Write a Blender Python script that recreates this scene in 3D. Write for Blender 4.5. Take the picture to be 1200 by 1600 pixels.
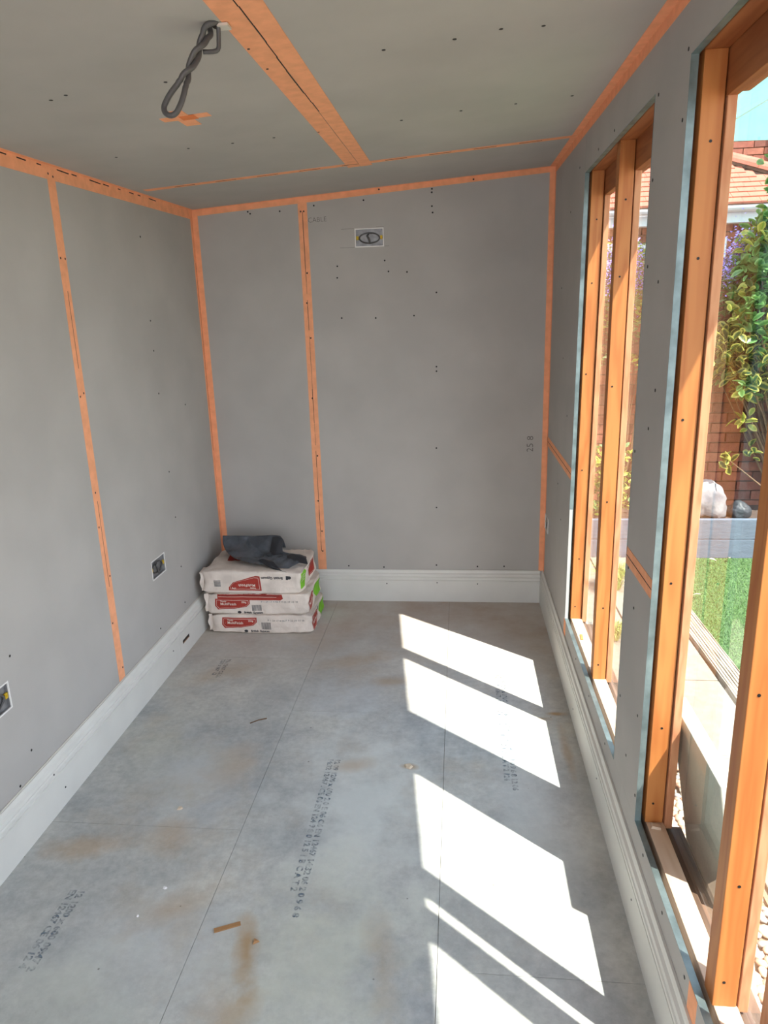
import bpy, bmesh, math, random
from mathutils import Vector, Matrix, noise
from mathutils.bvhtree import BVHTree
for o in list(bpy.data.objects): bpy.data.objects.remove(o)
random.seed(7)
SC = bpy.context.scene
COL = SC.collection

# ------------------------------------------------------------------ camera
F = 1112.057
cd = bpy.data.cameras.new('camera'); cam = bpy.data.objects.new('camera', cd); COL.objects.link(cam)
cd.sensor_fit = 'VERTICAL'; cd.sensor_height = 36.0; cd.lens = F / 1600 * 36.0
cd.clip_start = 0.02; cd.clip_end = 200
Rm = (Matrix.Rotation(0.10988, 3, 'Z') @ Matrix.Rotation(-0.26814, 3, 'X') @ Matrix.Rotation(0.03162, 3, 'Y')
      @ Matrix(((1, 0, 0), (0, 0, -1), (0, 1, 0))))
cam.matrix_world = Matrix.Translation((0, 0, 1.6)) @ Rm.to_4x4()
SC.camera = cam

# ------------------------------------------------------------------ world, sun, exposure
W = bpy.data.worlds.new('sky'); SC.world = W; W.use_nodes = True
wn = W.node_tree.nodes; wn.clear()
wo = wn.new('ShaderNodeOutputWorld'); wb = wn.new('ShaderNodeBackground')
tcw = wn.new('ShaderNodeTexCoord'); sep = wn.new('ShaderNodeSeparateXYZ'); rampw = wn.new('ShaderNodeValToRGB')
W.node_tree.links.new(tcw.outputs['Generated'], sep.inputs[0]); W.node_tree.links.new(sep.outputs[2], rampw.inputs[0])
rampw.color_ramp.elements[0].color = (0.86, 0.90, 0.96, 1); rampw.color_ramp.elements[1].color = (0.50, 0.66, 0.98, 1)
W.node_tree.links.new(rampw.outputs[0], wb.inputs[0]); W.node_tree.links.new(wb.outputs[0], wo.inputs[0])
wb.inputs[1].default_value = 3.7
sd = bpy.data.lights.new('sun', 'SUN'); sun = bpy.data.objects.new('sun', sd); COL.objects.link(sun)
sd.energy = 12.5; sd.angle = math.radians(0.6); sd.color = (1.0, 0.95, 0.88)
K = 0.47
sun.rotation_euler = Vector((-K, 0.85 * K, -1)).to_track_quat('-Z', 'Y').to_euler()
sun.location = (3, -2, 6)
SC.view_settings.view_transform = 'Standard'; SC.view_settings.look = 'None'
SC.view_settings.gamma = 1; SC.view_settings.use_curve_mapping = False
SC.view_settings.exposure = 0.22

# ------------------------------------------------------------------ room numbers
XL, XR, YB, YN = -1.382, 0.470, 3.859, -1.5
HB = 0.189; GZ = -0.15
def zc(x, y): return 2.1617 + (2.28165 - 2.1617) * (x - XL) / (XR - XL) + 0.0239 * (y - YB)

# ------------------------------------------------------------------ materials
MATS = {}
def hexl(r, g, b):
    f = lambda c: (c / 255 / 12.92) if c / 255 <= .04045 else ((c / 255 + .055) / 1.055) ** 2.4
    return (f(r), f(g), f(b))
def mat(name, col, rough=.8, metal=0, vary=.0, scale=8, bump=0, bscale=60, col2=None, stretch=None, spec=.5, detail=4, lo=.35, hi=.65):
    if name in MATS: return MATS[name]
    m = bpy.data.materials.new(name); m.use_nodes = True; nt = m.node_tree; n = nt.nodes; b = n['Principled BSDF']
    b.inputs['Base Color'].default_value = (*col, 1); b.inputs['Roughness'].default_value = rough
    b.inputs['Metallic'].default_value = metal; b.inputs['Specular IOR Level'].default_value = spec
    tc = n.new('ShaderNodeTexCoord'); mp = n.new('ShaderNodeMapping'); nt.links.new(tc.outputs['Object'], mp.inputs[0])
    if stretch: mp.inputs['Scale'].default_value = stretch
    if vary or col2:
        nz = n.new('ShaderNodeTexNoise'); nz.inputs['Scale'].default_value = scale; nz.inputs['Detail'].default_value = detail
        nt.links.new(mp.outputs[0], nz.inputs[0]); r = n.new('ShaderNodeValToRGB')
        r.color_ramp.elements[0].position = lo; r.color_ramp.elements[1].position = hi
        if col2: a, c = col, col2
        else: a = tuple(c * (1 - vary) for c in col); c = tuple(min(1, c * (1 + vary)) for c in col)
        r.color_ramp.elements[0].color = (*a, 1); r.color_ramp.elements[1].color = (*c, 1)
        nt.links.new(nz.outputs[0], r.inputs[0]); nt.links.new(r.outputs[0], b.inputs['Base Color'])
    if bump:
        nb = n.new('ShaderNodeTexNoise'); nb.inputs['Scale'].default_value = bscale; nb.inputs['Detail'].default_value = 5
        nt.links.new(mp.outputs[0], nb.inputs[0]); bp = n.new('ShaderNodeBump'); bp.inputs['Strength'].default_value = bump
        bp.inputs['Distance'].default_value = .01
        nt.links.new(nb.outputs[0], bp.inputs['Height']); nt.links.new(bp.outputs[0], b.inputs['Normal'])
    MATS[name] = m; return m
def wood(name, base, dark, scale=(14, 14, 1.1), rough=.55, knots=True):
    m = mat(name, base, rough); nt = m.node_tree; n = nt.nodes; b = n['Principled BSDF']
    tc = n.new('ShaderNodeTexCoord'); mp = n.new('ShaderNodeMapping'); mp.inputs['Scale'].default_value = scale
    oi = n.new('ShaderNodeObjectInfo'); ad = n.new('ShaderNodeVectorMath'); ad.operation = 'ADD'
    mul = n.new('ShaderNodeVectorMath'); mul.operation = 'SCALE'; mul.inputs['Scale'].default_value = 7
    nt.links.new(oi.outputs['Random'], mul.inputs[0]); nt.links.new(tc.outputs['Object'], ad.inputs[0]); nt.links.new(mul.outputs[0], ad.inputs[1])
    nt.links.new(ad.outputs[0], mp.inputs[0])
    nz = n.new('ShaderNodeTexNoise'); nz.inputs['Scale'].default_value = 1.0; nz.inputs['Detail'].default_value = 3; nt.links.new(mp.outputs[0], nz.inputs[0])
    ml = n.new('ShaderNodeMath'); ml.operation = 'MULTIPLY'; ml.inputs[1].default_value = 6; nt.links.new(nz.outputs[0], ml.inputs[0])
    fr = n.new('ShaderNodeMath'); fr.operation = 'PINGPONG'; fr.inputs[1].default_value = .5; nt.links.new(ml.outputs[0], fr.inputs[0])
    r = n.new('ShaderNodeValToRGB'); r.color_ramp.elements[0].position = .02; r.color_ramp.elements[1].position = .42
    r.color_ramp.elements[0].color = (*dark, 1); r.color_ramp.elements[1].color = (*base, 1)
    nt.links.new(fr.outputs[0], r.inputs[0])
    n2 = n.new('ShaderNodeTexNoise'); n2.inputs['Scale'].default_value = 3.5; nt.links.new(ad.outputs[0], n2.inputs[0])
    mx = n.new('ShaderNodeMix'); mx.data_type = 'RGBA'; mx.blend_type = 'MULTIPLY'; mx.inputs['Factor'].default_value = .22
    r2 = n.new('ShaderNodeValToRGB'); r2.color_ramp.elements[0].position = .3; r2.color_ramp.elements[0].color = (.62, .55, .5, 1); r2.color_ramp.elements[1].position = .6
    nt.links.new(n2.outputs[0], r2.inputs[0]); nt.links.new(r.outputs[0], mx.inputs['A']); nt.links.new(r2.outputs[0], mx.inputs['B'])
    nt.links.new(mx.outputs['Result'], b.inputs['Base Color'])
    return m
M_board = mat('plasterboard_grey', (.45, .428, .405), .92, vary=.05, scale=3, bump=.05, bscale=350, spec=.15)
M_edge = mat('gypsum_core', (.62, .58, .52), .95)
M_tape = mat('orange_scrim_tape', hexl(246, 172, 130), .8, vary=.06, scale=30, bump=.15, bscale=500, spec=.2)
M_tape2 = mat('orange_scrim_tape_overlap', hexl(232, 132, 78), .8, vary=.06, scale=30, spec=.2)
M_gap = mat('dark_joint', (.03, .022, .018), 1)
M_screw = mat('black_screw', (.012, .012, .012), .5, metal=.3)
M_mdf = mat('primed_white_skirting', (.72, .705, .66), .55, vary=.03, scale=6)
M_galv = mat('galvanised_steel', (.20, .26, .265), .5, metal=.7, vary=.25, scale=18, stretch=(1, 1, 1), bump=.05, bscale=40)
M_wood = wood('orange_stained_pine', hexl(190, 122, 62), hexl(176, 104, 48))
M_woodb = wood('stained_pine_beam', hexl(168, 104, 60), hexl(150, 86, 46), scale=(14, 1.1, 14))
M_sill = wood('pale_raw_pine', hexl(214, 190, 166), hexl(204, 174, 148), scale=(14, 1.1, 14))
M_sawn = wood('sawn_pink_timber', hexl(202, 146, 106), hexl(188, 126, 88), scale=(20, 20, 3), rough=.85)
M_sillsh = wood('shade_brown_outer_sill', hexl(120, 96, 78), hexl(92, 72, 58), scale=(14, 1.1, 14))  # brown darkened to stand for shade and reflection on the outer sill
M_cable = mat('grey_cable_sheath', (.085, .083, .085), .38)
M_plastic = mat('dark_grey_polythene', (.085, .095, .112), .27, vary=.25, scale=14, bump=.9, bscale=22)
M_paper = mat('cream_paper_sack', hexl(228, 214, 202), .8, vary=.09, scale=11, bump=.9, bscale=16)
M_red = mat('red_print', hexl(168, 52, 40), .7, vary=.07, scale=40)
M_redd = mat('dark_red_print', hexl(140, 42, 34), .7)
M_green = mat('lime_print', hexl(128, 196, 40), .7)
M_ink = mat('black_print', (.03, .03, .035), .7)
M_pale = mat('pale_print', hexl(232, 214, 200), .75)
M_stamp = mat('grey_stamp', (.20, .19, .19), .8)
M_blueink = mat('faded_blue_grey_print', (.16, .215, .27), .9)
def worn(m):
    nt = m.node_tree; n = nt.nodes; tc = n.new('ShaderNodeTexCoord'); nz = n.new('ShaderNodeTexNoise'); nz.inputs['Scale'].default_value = 55; nz.inputs['Detail'].default_value = 6
    r = n.new('ShaderNodeValToRGB'); r.color_ramp.elements[0].position = .42; r.color_ramp.elements[0].color = (.12, .12, .12, 1); r.color_ramp.elements[1].position = .62; r.color_ramp.elements[1].color = (.62, .62, .62, 1)
    t = n.new('ShaderNodeBsdfTransparent'); mx = n.new('ShaderNodeMixShader'); nt.links.new(tc.outputs['Object'], nz.inputs[0]); nt.links.new(nz.outputs[0], r.inputs[0]); nt.links.new(r.outputs[0], mx.inputs[0])
    nt.links.new(t.outputs[0], mx.inputs[1]); nt.links.new(n['Principled BSDF'].outputs[0], mx.inputs[2]); nt.links.new(mx.outputs[0], n['Material Output'].inputs[0])
worn(M_blueink)
M_pencil = mat('pencil', (.10, .09, .085), .8)
M_white = mat('white_plastic', (.80, .78, .76), .4)
M_steelbox = mat('box_steel', (.30, .30, .31), .45, metal=.6, vary=.2, scale=30)
M_brass = mat('yellow_plastic_clip', hexl(205, 170, 30), .5)
M_chip = mat('pale_chip', hexl(214, 196, 170), .8)
M_chipb = mat('brown_chip', hexl(168, 124, 80), .8)
M_dark = mat('dark_stone', (.03, .032, .036), .5, vary=.3, scale=20, bump=.3)
M_rock = mat('pale_rock', (.12, .12, .13), .85, col2=(.34, .33, .32), scale=5, bump=.8, bscale=18)
M_peb = [mat('pebble_%s' % k, c, .75, vary=.12, scale=30) for k, c in (('buff', hexl(200, 176, 150)), ('grey', hexl(160, 155, 150)), ('pink', hexl(205, 158, 132)), ('cream', hexl(220, 206, 186)))]
M_soil = mat('sandy_soil', hexl(150, 128, 104), .95, vary=.2, scale=30, bump=.5, bscale=80)
M_conc = mat('patio_concrete', hexl(140, 132, 118), .9, vary=.10, scale=25, bump=.25, bscale=160)
M_slab = mat('precast_slab', hexl(196, 194, 180), .9, vary=.06, scale=14, bump=.15, bscale=120)
M_deck = wood('weathered_decking', hexl(190, 176, 158), hexl(140, 124, 106), scale=(20, 1.5, 20), rough=.85)
M_sleep = mat('grey_painted_sleeper', hexl(98, 108, 120), .7, vary=.12, scale=8, bump=.3, bscale=50, stretch=(1, 6, 6))
M_turf = mat('turf_backing', hexl(70, 96, 50), .95, vary=.2, scale=40)
M_blade = mat('turf_blade', hexl(76, 118, 58), .55, col2=hexl(120, 152, 84), scale=60)
M_straw = mat('straw_blade', hexl(196, 190, 110), .7, col2=hexl(130, 160, 70), scale=12)
M_brk = [mat('brick_%s' % k, c, .88, vary=.14, scale=22, bump=.5, bscale=70) for k, c in (('red', hexl(134, 76, 60)), ('brown', hexl(112, 66, 54)), ('orange', hexl(146, 88, 68)))]
M_mort = mat('mortar', hexl(112, 98, 88), .95, vary=.1, scale=30)
M_tile = mat('clay_roof_tile', hexl(176, 102, 80), .8, vary=.10, scale=7, bump=.2)
M_upvc = mat('white_upvc', (.62, .66, .70), .35)
M_glassd = mat('far_window_glass', (.10, .13, .17), .08)
M_stem = mat('brown_stem', hexl(110, 84, 60), .85, vary=.2, scale=30)
M_purple = mat('lilac_flower', hexl(140, 124, 205), .6, col2=hexl(176, 156, 226), scale=18)
M_teal = mat('turquoise_canvas', hexl(120, 196, 180), .8, vary=.07, scale=3)
def mk_trans(m, w=.6):
    nt = m.node_tree; n = nt.nodes; b = n['Principled BSDF']; t = n.new('ShaderNodeBsdfTranslucent'); mx = n.new('ShaderNodeMixShader')
    src = b.inputs['Base Color'].links[0].from_socket if b.inputs['Base Color'].links else None
    if src: nt.links.new(src, t.inputs[0])
    else: t.inputs[0].default_value = b.inputs['Base Color'].default_value
    mx.inputs[0].default_value = w; nt.links.new(b.outputs[0], mx.inputs[1]); nt.links.new(t.outputs[0], mx.inputs[2])
    nt.links.new(mx.outputs[0], n['Material Output'].inputs[0])
mk_trans(M_teal, .65)
def leafmat(name, mid, edge, tw=.35):
    m = mat(name, mid, .4); nt = m.node_tree; n = nt.nodes; b = n['Principled BSDF']
    at = n.new('ShaderNodeAttribute'); at.attribute_name = 'rim'
    nz = n.new('ShaderNodeTexNoise'); nz.inputs['Scale'].default_value = 40; tc = n.new('ShaderNodeTexCoord'); nt.links.new(tc.outputs['Object'], nz.inputs[0])
    ad = n.new('ShaderNodeMath'); ad.operation = 'MULTIPLY_ADD'; ad.inputs[1].default_value = .5; nt.links.new(nz.outputs[0], ad.inputs[0]); nt.links.new(at.outputs['Fac'], ad.inputs[2])
    r = n.new('ShaderNodeValToRGB'); r.color_ramp.elements[0].position = .62; r.color_ramp.elements[1].position = .95
    r.color_ramp.elements[0].color = (*mid, 1); r.color_ramp.elements[1].color = (*edge, 1)
    nt.links.new(ad.outputs[0], r.inputs[0]); nt.links.new(r.outputs[0], b.inputs['Base Color'])
    mk_trans(m, tw); return m
M_leafv = leafmat('variegated_leaf', hexl(50, 84, 42), hexl(172, 168, 82))
M_leafg = leafmat('glossy_green_leaf', hexl(70, 116, 54), hexl(112, 152, 84))
M_leafy = leafmat('yellow_green_leaf', hexl(140, 156, 58), hexl(188, 182, 90))
M_leafd = leafmat('wisteria_leaf', hexl(96, 124, 74), hexl(140, 156, 96))

# window glass: clear, fresnel gloss, a little dust
def glass_mat():
    m = bpy.data.materials.new('window_glass'); m.use_nodes = True; nt = m.node_tree; n = nt.nodes; n.clear()
    out = n.new('ShaderNodeOutputMaterial'); tr = n.new('ShaderNodeBsdfTransparent'); tr.inputs[0].default_value = (.965, .985, .975, 1)
    gl = n.new('ShaderNodeBsdfGlossy'); gl.inputs['Roughness'].default_value = .0; fr = n.new('ShaderNodeFresnel'); fr.inputs[0].default_value = 1.5
    geo = n.new('ShaderNodeNewGeometry')
    mf = n.new('ShaderNodeMath'); mf.operation = 'MULTIPLY'; mf.inputs[1].default_value = 1.0; nt.links.new(fr.outputs[0], mf.inputs[0])
    inv = n.new('ShaderNodeMath'); inv.operation = 'SUBTRACT'; inv.inputs[0].default_value = 1; nt.links.new(geo.outputs['Backfacing'], inv.inputs[1])
    m3 = n.new('ShaderNodeMath'); m3.operation = 'MULTIPLY'; nt.links.new(mf.outputs[0], m3.inputs[0]); nt.links.new(inv.outputs[0], m3.inputs[1])
    mx = n.new('ShaderNodeMixShader'); nt.links.new(m3.outputs[0], mx.inputs[0]); nt.links.new(tr.outputs[0], mx.inputs[1]); nt.links.new(gl.outputs[0], mx.inputs[2])
    df = n.new('ShaderNodeBsdfDiffuse'); df.inputs[0].default_value = (.8, .78, .74, 1)
    tc = n.new('ShaderNodeTexCoord'); nz = n.new('ShaderNodeTexNoise'); nz.inputs['Scale'].default_value = 220; nz.inputs['Detail'].default_value = 2
    nt.links.new(tc.outputs['Object'], nz.inputs[0])
    sx = n.new('ShaderNodeSeparateXYZ'); nt.links.new(tc.outputs['Object'], sx.inputs[0])
    mr = n.new('ShaderNodeMapRange'); mr.inputs['From Min'].default_value = .75; mr.inputs['From Max'].default_value = .26; mr.inputs['To Min'].default_value = .012; mr.inputs['To Max'].default_value = .10
    nt.links.new(sx.outputs[2], mr.inputs[0])
    r = n.new('ShaderNodeValToRGB'); r.color_ramp.elements[0].position = .45; r.color_ramp.elements[0].color = (.25, .25, .25, 1); r.color_ramp.elements[1].position = .7
    nt.links.new(nz.outputs[0], r.inputs[0]); mm = n.new('ShaderNodeMath'); mm.operation = 'MULTIPLY'; nt.links.new(r.outputs[0], mm.inputs[0]); nt.links.new(mr.outputs[0], mm.inputs[1])
    m2 = n.new('ShaderNodeMixShader'); nt.links.new(mm.outputs[0], m2.inputs[0]); nt.links.new(mx.outputs[0], m2.inputs[1]); nt.links.new(df.outputs[0], m2.inputs[2])
    nt.links.new(m2.outputs[0], out.inputs[0]); return m
M_glass = glass_mat()

# floor: grey-blue cement board with brown plaster stains
def floor_mat():
    m = mat('cement_board', (.40, .41, .42), .8, spec=.3); nt = m.node_tree; n = nt.nodes; L = nt.links; b = n['Principled BSDF']
    tc = n.new('ShaderNodeTexCoord')
    def nz(s, d=5, rg=.6):
        k = n.new('ShaderNodeTexNoise'); k.inputs['Scale'].default_value = s; k.inputs['Detail'].default_value = d; k.inputs['Roughness'].default_value = rg
        L.new(tc.outputs['Object'], k.inputs[0]); return k
    def ramp(src, a, ca, c, cc):
        r = n.new('ShaderNodeValToRGB'); r.color_ramp.elements[0].position = a; r.color_ramp.elements[1].position = c
        r.color_ramp.elements[0].color = (*ca, 1); r.color_ramp.elements[1].color = (*cc, 1); L.new(src, r.inputs[0]); return r.outputs[0]
    base = ramp(nz(2.2).outputs[0], .34, (.39, .405, .405), .66, (.62, .61, .565))
    def mix(a, bcol, fac, mode='MIX'):
        x = n.new('ShaderNodeMix'); x.data_type = 'RGBA'; x.blend_type = mode
        if isinstance(fac, float): x.inputs['Factor'].default_value = fac
        else: L.new(fac, x.inputs['Factor'])
        L.new(a, x.inputs['A'])
        if isinstance(bcol, tuple): x.inputs['B'].default_value = (*bcol, 1)
        else: L.new(bcol, x.inputs['B'])
        return x.outputs['Result']
    c = mix(base, ramp(nz(38, 6, .7).outputs[0], .3, (.80, .80, .80), .7, (1.12, 1.12, 1.12)), .85, 'MULTIPLY')
    c = mix(c, ramp(nz(11, 7, .75).outputs[0], .32, (.84, .84, .82), .68, (1.10, 1.09, 1.06)), .8, 'MULTIPLY')
    c = mix(c, (.46, .36, .24), ramp(nz(1.7, 6, .65).outputs[0], .52, (0, 0, 0), .72, (.6, .6, .6)))
    c = mix(c, (.44, .46, .36), ramp(nz(1.1, 3, .5).outputs[0], .55, (0, 0, 0), .75, (.45, .45, .45)))
    sx = n.new('ShaderNodeSeparateXYZ'); L.new(tc.outputs['Object'], sx.inputs[0])
    mr = n.new('ShaderNodeMapRange'); mr.inputs['From Min'].default_value = 2.6; mr.inputs['From Max'].default_value = 3.6; mr.inputs['To Max'].default_value = .85; L.new(sx.outputs[1], mr.inputs[0])
    c = mix(c, ramp(nz(3.1, 6, .65).outputs[0], .35, (.50, .39, .31), .62, (.62, .57, .52)), mr.outputs[0])
    warp = nz(7, 4)
    for (x, y, rx, ry, rot, s, *cc) in FL_PALE + FL_STAINS:
        mp = n.new('ShaderNodeMapping'); mp.vector_type = 'TEXTURE'; mp.inputs['Location'].default_value = (x, y, 0); mp.inputs['Rotation'].default_value = (0, 0, rot); mp.inputs['Scale'].default_value = (rx, ry, 1)
        L.new(tc.outputs['Object'], mp.inputs[0]); ln = n.new('ShaderNodeVectorMath'); ln.operation = 'LENGTH'; L.new(mp.outputs[0], ln.inputs[0])
        ad = n.new('ShaderNodeMath'); ad.operation = 'MULTIPLY_ADD'; ad.inputs[1].default_value = 2.4; L.new(warp.outputs[0], ad.inputs[0]); L.new(ln.outputs['Value'], ad.inputs[2])
        f = ramp(ad.outputs[0], .0, (0, 0, 0), 1, (0, 0, 0)); r = f.node
        mr2 = n.new('ShaderNodeMapRange'); mr2.inputs['From Min'].default_value = 2.3; mr2.inputs['From Max'].default_value = 1.3; mr2.inputs['To Max'].default_value = s
        L.new(ad.outputs[0], mr2.inputs[0]); nt.nodes.remove(r)
        c = mix(c, cc[0] if cc else (.42, .27, .13), mr2.outputs[0])
    vo = n.new('ShaderNodeTexVoronoi'); vo.inputs['Scale'].default_value = 9; L.new(tc.outputs['Object'], vo.inputs[0])
    c = mix(c, (.10, .08, .06), ramp(vo.outputs['Distance'], .02, (.7, .7, .7), .035, (0, 0, 0)))
    L.new(c, b.inputs['Base Color'])
    bp = n.new('ShaderNodeBump'); bp.inputs['Strength'].default_value = .15; bp.inputs['Distance'].default_value = .004; L.new(nz(60).outputs[0], bp.inputs['Height']); L.new(bp.outputs[0], b.inputs['Normal'])
    return m
FL_STAINS = [(-1.17, 1.80, .16, .06, .2, .5), (-.93, 1.85, .07, .12, 0, .45), (-.56, 1.45, .035, .13, .25, .85), (-.80, 1.58, .16, .05, .6, .45), (-.39, 2.27, .09, .05, .3, .45),
             (-.33, 2.9, .1, .05, 0, .5), (-.5, 3.1, .22, .08, .4, .4), (-.19, 2.27, .035, .02, 0, .9), (-.56, 1.27, .08, .08, 0, .5), (.15, 2.98, .07, .03, 0, .4),
             (.39, 2.66, .05, .016, 0, .9), (.33, 2.62, .05, .018, 0, .7), (-.2, 1.45, .05, .2, .2, .35), (-1.1, 2.95, .2, .1, .5, .35), (-.84, 2.25, .1, .15, 0, .35), (.4, 2.4, .02, .2, 0, .5)]
PW, PY, PB = (.68, .70, .66), (.62, .62, .50), (.57, .60, .615)
FL_PALE = [(-.32, 2.05, .30, .55, .15, .75, PW), (-.36, 1.45, .26, .40, 0, .6, PY), (-.95, 2.15, .22, .30, .4, .5, PB), (.25, 2.0, .25, .6, 0, .55, PW), (-.85, 1.42, .3, .2, .3, .45, PB), (-.5, 2.75, .25, .18, .5, .45, PB), (-.95, 1.30, .25, .18, 0, .4, PY), (.1, 3.3, .3, .3, 0, .5, (.62, .56, .50))]
M_floor = floor_mat()

# ------------------------------------------------------------------ mesh helpers
class MB:
    def __init__(s): s.v = []; s.f = []; s.m = []
    def add(s, vs, fs, mi=0):
        b = len(s.v); s.v += [tuple(v) for v in vs]; s.f += [tuple(b + i for i in f) for f in fs]; s.m += [mi] * len(fs); return s
    def prism(s, c, mi=0):   # 8 corners: bottom 4 ccw, top 4 ccw
        return s.add(c, [(3, 2, 1, 0), (4, 5, 6, 7), (0, 1, 5, 4), (1, 2, 6, 5), (2, 3, 7, 6), (3, 0, 4, 7)], mi)
    def box(s, x0, x1, y0, y1, z0, z1, mi=0):
        return s.prism([(x0, y0, z0), (x1, y0, z0), (x1, y1, z0), (x0, y1, z0), (x0, y0, z1), (x1, y0, z1), (x1, y1, z1), (x0, y1, z1)], mi)
    def tube(s, pts, r, n=8, closed=False, mi=0):
        pts = [Vector(p) for p in pts]; N = len(pts); base = len(s.v); up = Vector((0.13, .31, .94)).normalized()
        for i, p in enumerate(pts):
            a = pts[(i - 1) % N] if (closed or i) else p; b = pts[(i + 1) % N] if (closed or i < N - 1) else p
            d = (b - a).normalized(); u = d.cross(up)
            if u.length < .05: u = d.cross(Vector((1, 0, 0)))
            u.normalize(); w = d.cross(u); up = -w if w.dot(up) < 0 else w
            u = d.cross(up).normalized(); w = up
            rr = r[i] if isinstance(r, (list, tuple)) else r
            for k in range(n):
                t = 2 * math.pi * k / n; s.v.append(tuple(p + (u * math.cos(t) + w * math.sin(t)) * rr))
        for i in range(N if closed else N - 1):
            j = (i + 1) % N
            for k in range(n):
                l = (k + 1) % n; s.f.append((base + i * n + k, base + i * n + l, base + j * n + l, base + j * n + k)); s.m.append(mi)
        if not closed:
            s.f.append(tuple(base + k for k in range(n))[::-1]); s.f.append(tuple(base + (N - 1) * n + k for k in range(n))); s.m += [mi, mi]
        return s
    def disc(s, c, nrm, r, h=.0012, n=8, rx=1.0, mi=0):
        nrm = Vector(nrm).normalized(); u = nrm.orthogonal().normalized(); w = nrm.cross(u); c = Vector(c)
        ring = [c + (u * math.cos(2 * math.pi * k / n) + w * math.sin(2 * math.pi * k / n) * rx) * r for k in range(n)]
        vs = ring + [p + nrm * h for p in ring]
        return s.add(vs, [tuple(range(n))[::-1], tuple(range(n, 2 * n))] + [(k, (k + 1) % n, n + (k + 1) % n, n + k) for k in range(n)], mi)
    def mesh(s, name, mats, smooth=False, fix=True):
        me = bpy.data.meshes.new(name); me.from_pydata(s.v, [], s.f)
        for m in (mats if isinstance(mats, (list, tuple)) else [mats]): me.materials.append(m)
        me.polygons.foreach_set('material_index', s.m)
        if fix:
            bm = bmesh.new(); bm.from_mesh(me); bmesh.ops.recalc_face_normals(bm, faces=bm.faces); bm.to_mesh(me); bm.free()
        if smooth: me.shade_smooth()
        me.update(); return me
    def build(s, name, mats, parent=None, smooth=False, bevel=0, fix=True):
        o = link(name, s.mesh(name, mats, smooth, fix), parent)
        if bevel:
            b = o.modifiers.new('bevel', 'BEVEL'); b.width = bevel; b.segments = 2; b.limit_method = 'ANGLE'
        return o
def link(name, me, parent=None):
    o = bpy.data.objects.new(name, me); COL.objects.link(o)
    if parent is not None:
        o.parent = parent
        def world(p): return (world(p.parent) @ p.matrix_parent_inverse @ p.matrix_basis) if p.parent else p.matrix_basis.copy()
        o.matrix_parent_inverse = world(parent).inverted()
    return o
def tag(o, label=None, cat=None, group=None, kind=None):
    if label: o['label'] = label
    if cat: o['category'] = cat
    if group: o['group'] = group
    if kind: o['kind'] = kind
    return o
def empty(name, loc, label=None, cat=None, group=None, kind=None):
    o = bpy.data.objects.new(name, None); COL.objects.link(o); o.location = loc; o.empty_display_size = .05
    return tag(o, label, cat, group, kind)
def S(name, mb, m, parent=None, **k):
    o = mb.build(name, m, parent, **k)
    if parent is None: o['kind'] = 'structure'
    return o
def text_mesh(name, txt, size, off=0.0, sx=1.0):
    c = bpy.data.curves.new(name, 'FONT'); c.body = txt; c.size = size; c.offset = off; c.align_x = 'LEFT'; c.resolution_u = 2
    t = bpy.data.objects.new(name, c); me = bpy.data.meshes.new_from_object(t); bpy.data.objects.remove(t)
    if sx != 1:
        for v in me.vertices: v.co.x *= sx
    return me

# ================================================================== STRUCTURE
# ---- floor
fl = S('floor', MB().box(XL - .06, XR + .10, YN, YB + .06, -.06, -.0125), M_soil)
G = .0007
def board(x0, x1, y0, y1): MB().box(x0 + G, x1 - G, y0 + G, y1 - G, -.012, 0).build('floor_board', M_floor, fl)
J1, J2 = -.71, -.06
for (a, b, ys) in ((XL, J1, (YN, .70, 1.90, 3.10, YB)), (J1, J2, (YN, .0, 1.10, 2.63, YB)), (J2, XR, (YN, .23, 1.43, 2.645, YB))):
    for i in range(len(ys) - 1): board(a, b, ys[i], ys[i + 1])
# printing on the floor boards
def floor_text(lines, x, ys, size, sx=1.0):
    for k, l in enumerate(lines):
        me = text_mesh('board_print', l, size, .0013, sx); me.materials.append(M_blueink)
        o = link('board_print', me, fl); o.location = (x + (-k) * size * .95, ys, .0006); o.rotation_euler = (0, 0, -math.pi / 2)
floor_text(['12 09 1200 x 600 2 0 E 06 C6 EN 12467 14:32 06 2 0 9 6 8', '14:32 12467 . CE 06 EN 124 9 8 0 12 5 1 B C A T 2'], -.466, 2.30, .027, 1.12)
floor_text(['12 09 1200 x 600 2 0 CE 06 EN 12467 14:32 06 19 2 0 9 6 8 12 06', '14:32 EN 12467 . CE 06 EN 12467 9 8 0 12 5 1 B C A T 2 124'], .182, 2.98, .027, 1.12)
floor_text(['12 1200 x 600 09:47 2', 'EN 12467 CE 06 12 4'], -1.115, 1.62, .027, 1.1)
floor_text(['EN 12467 CE 06', '1200 x 600 12'], -1.135, 3.08, .027)

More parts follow.
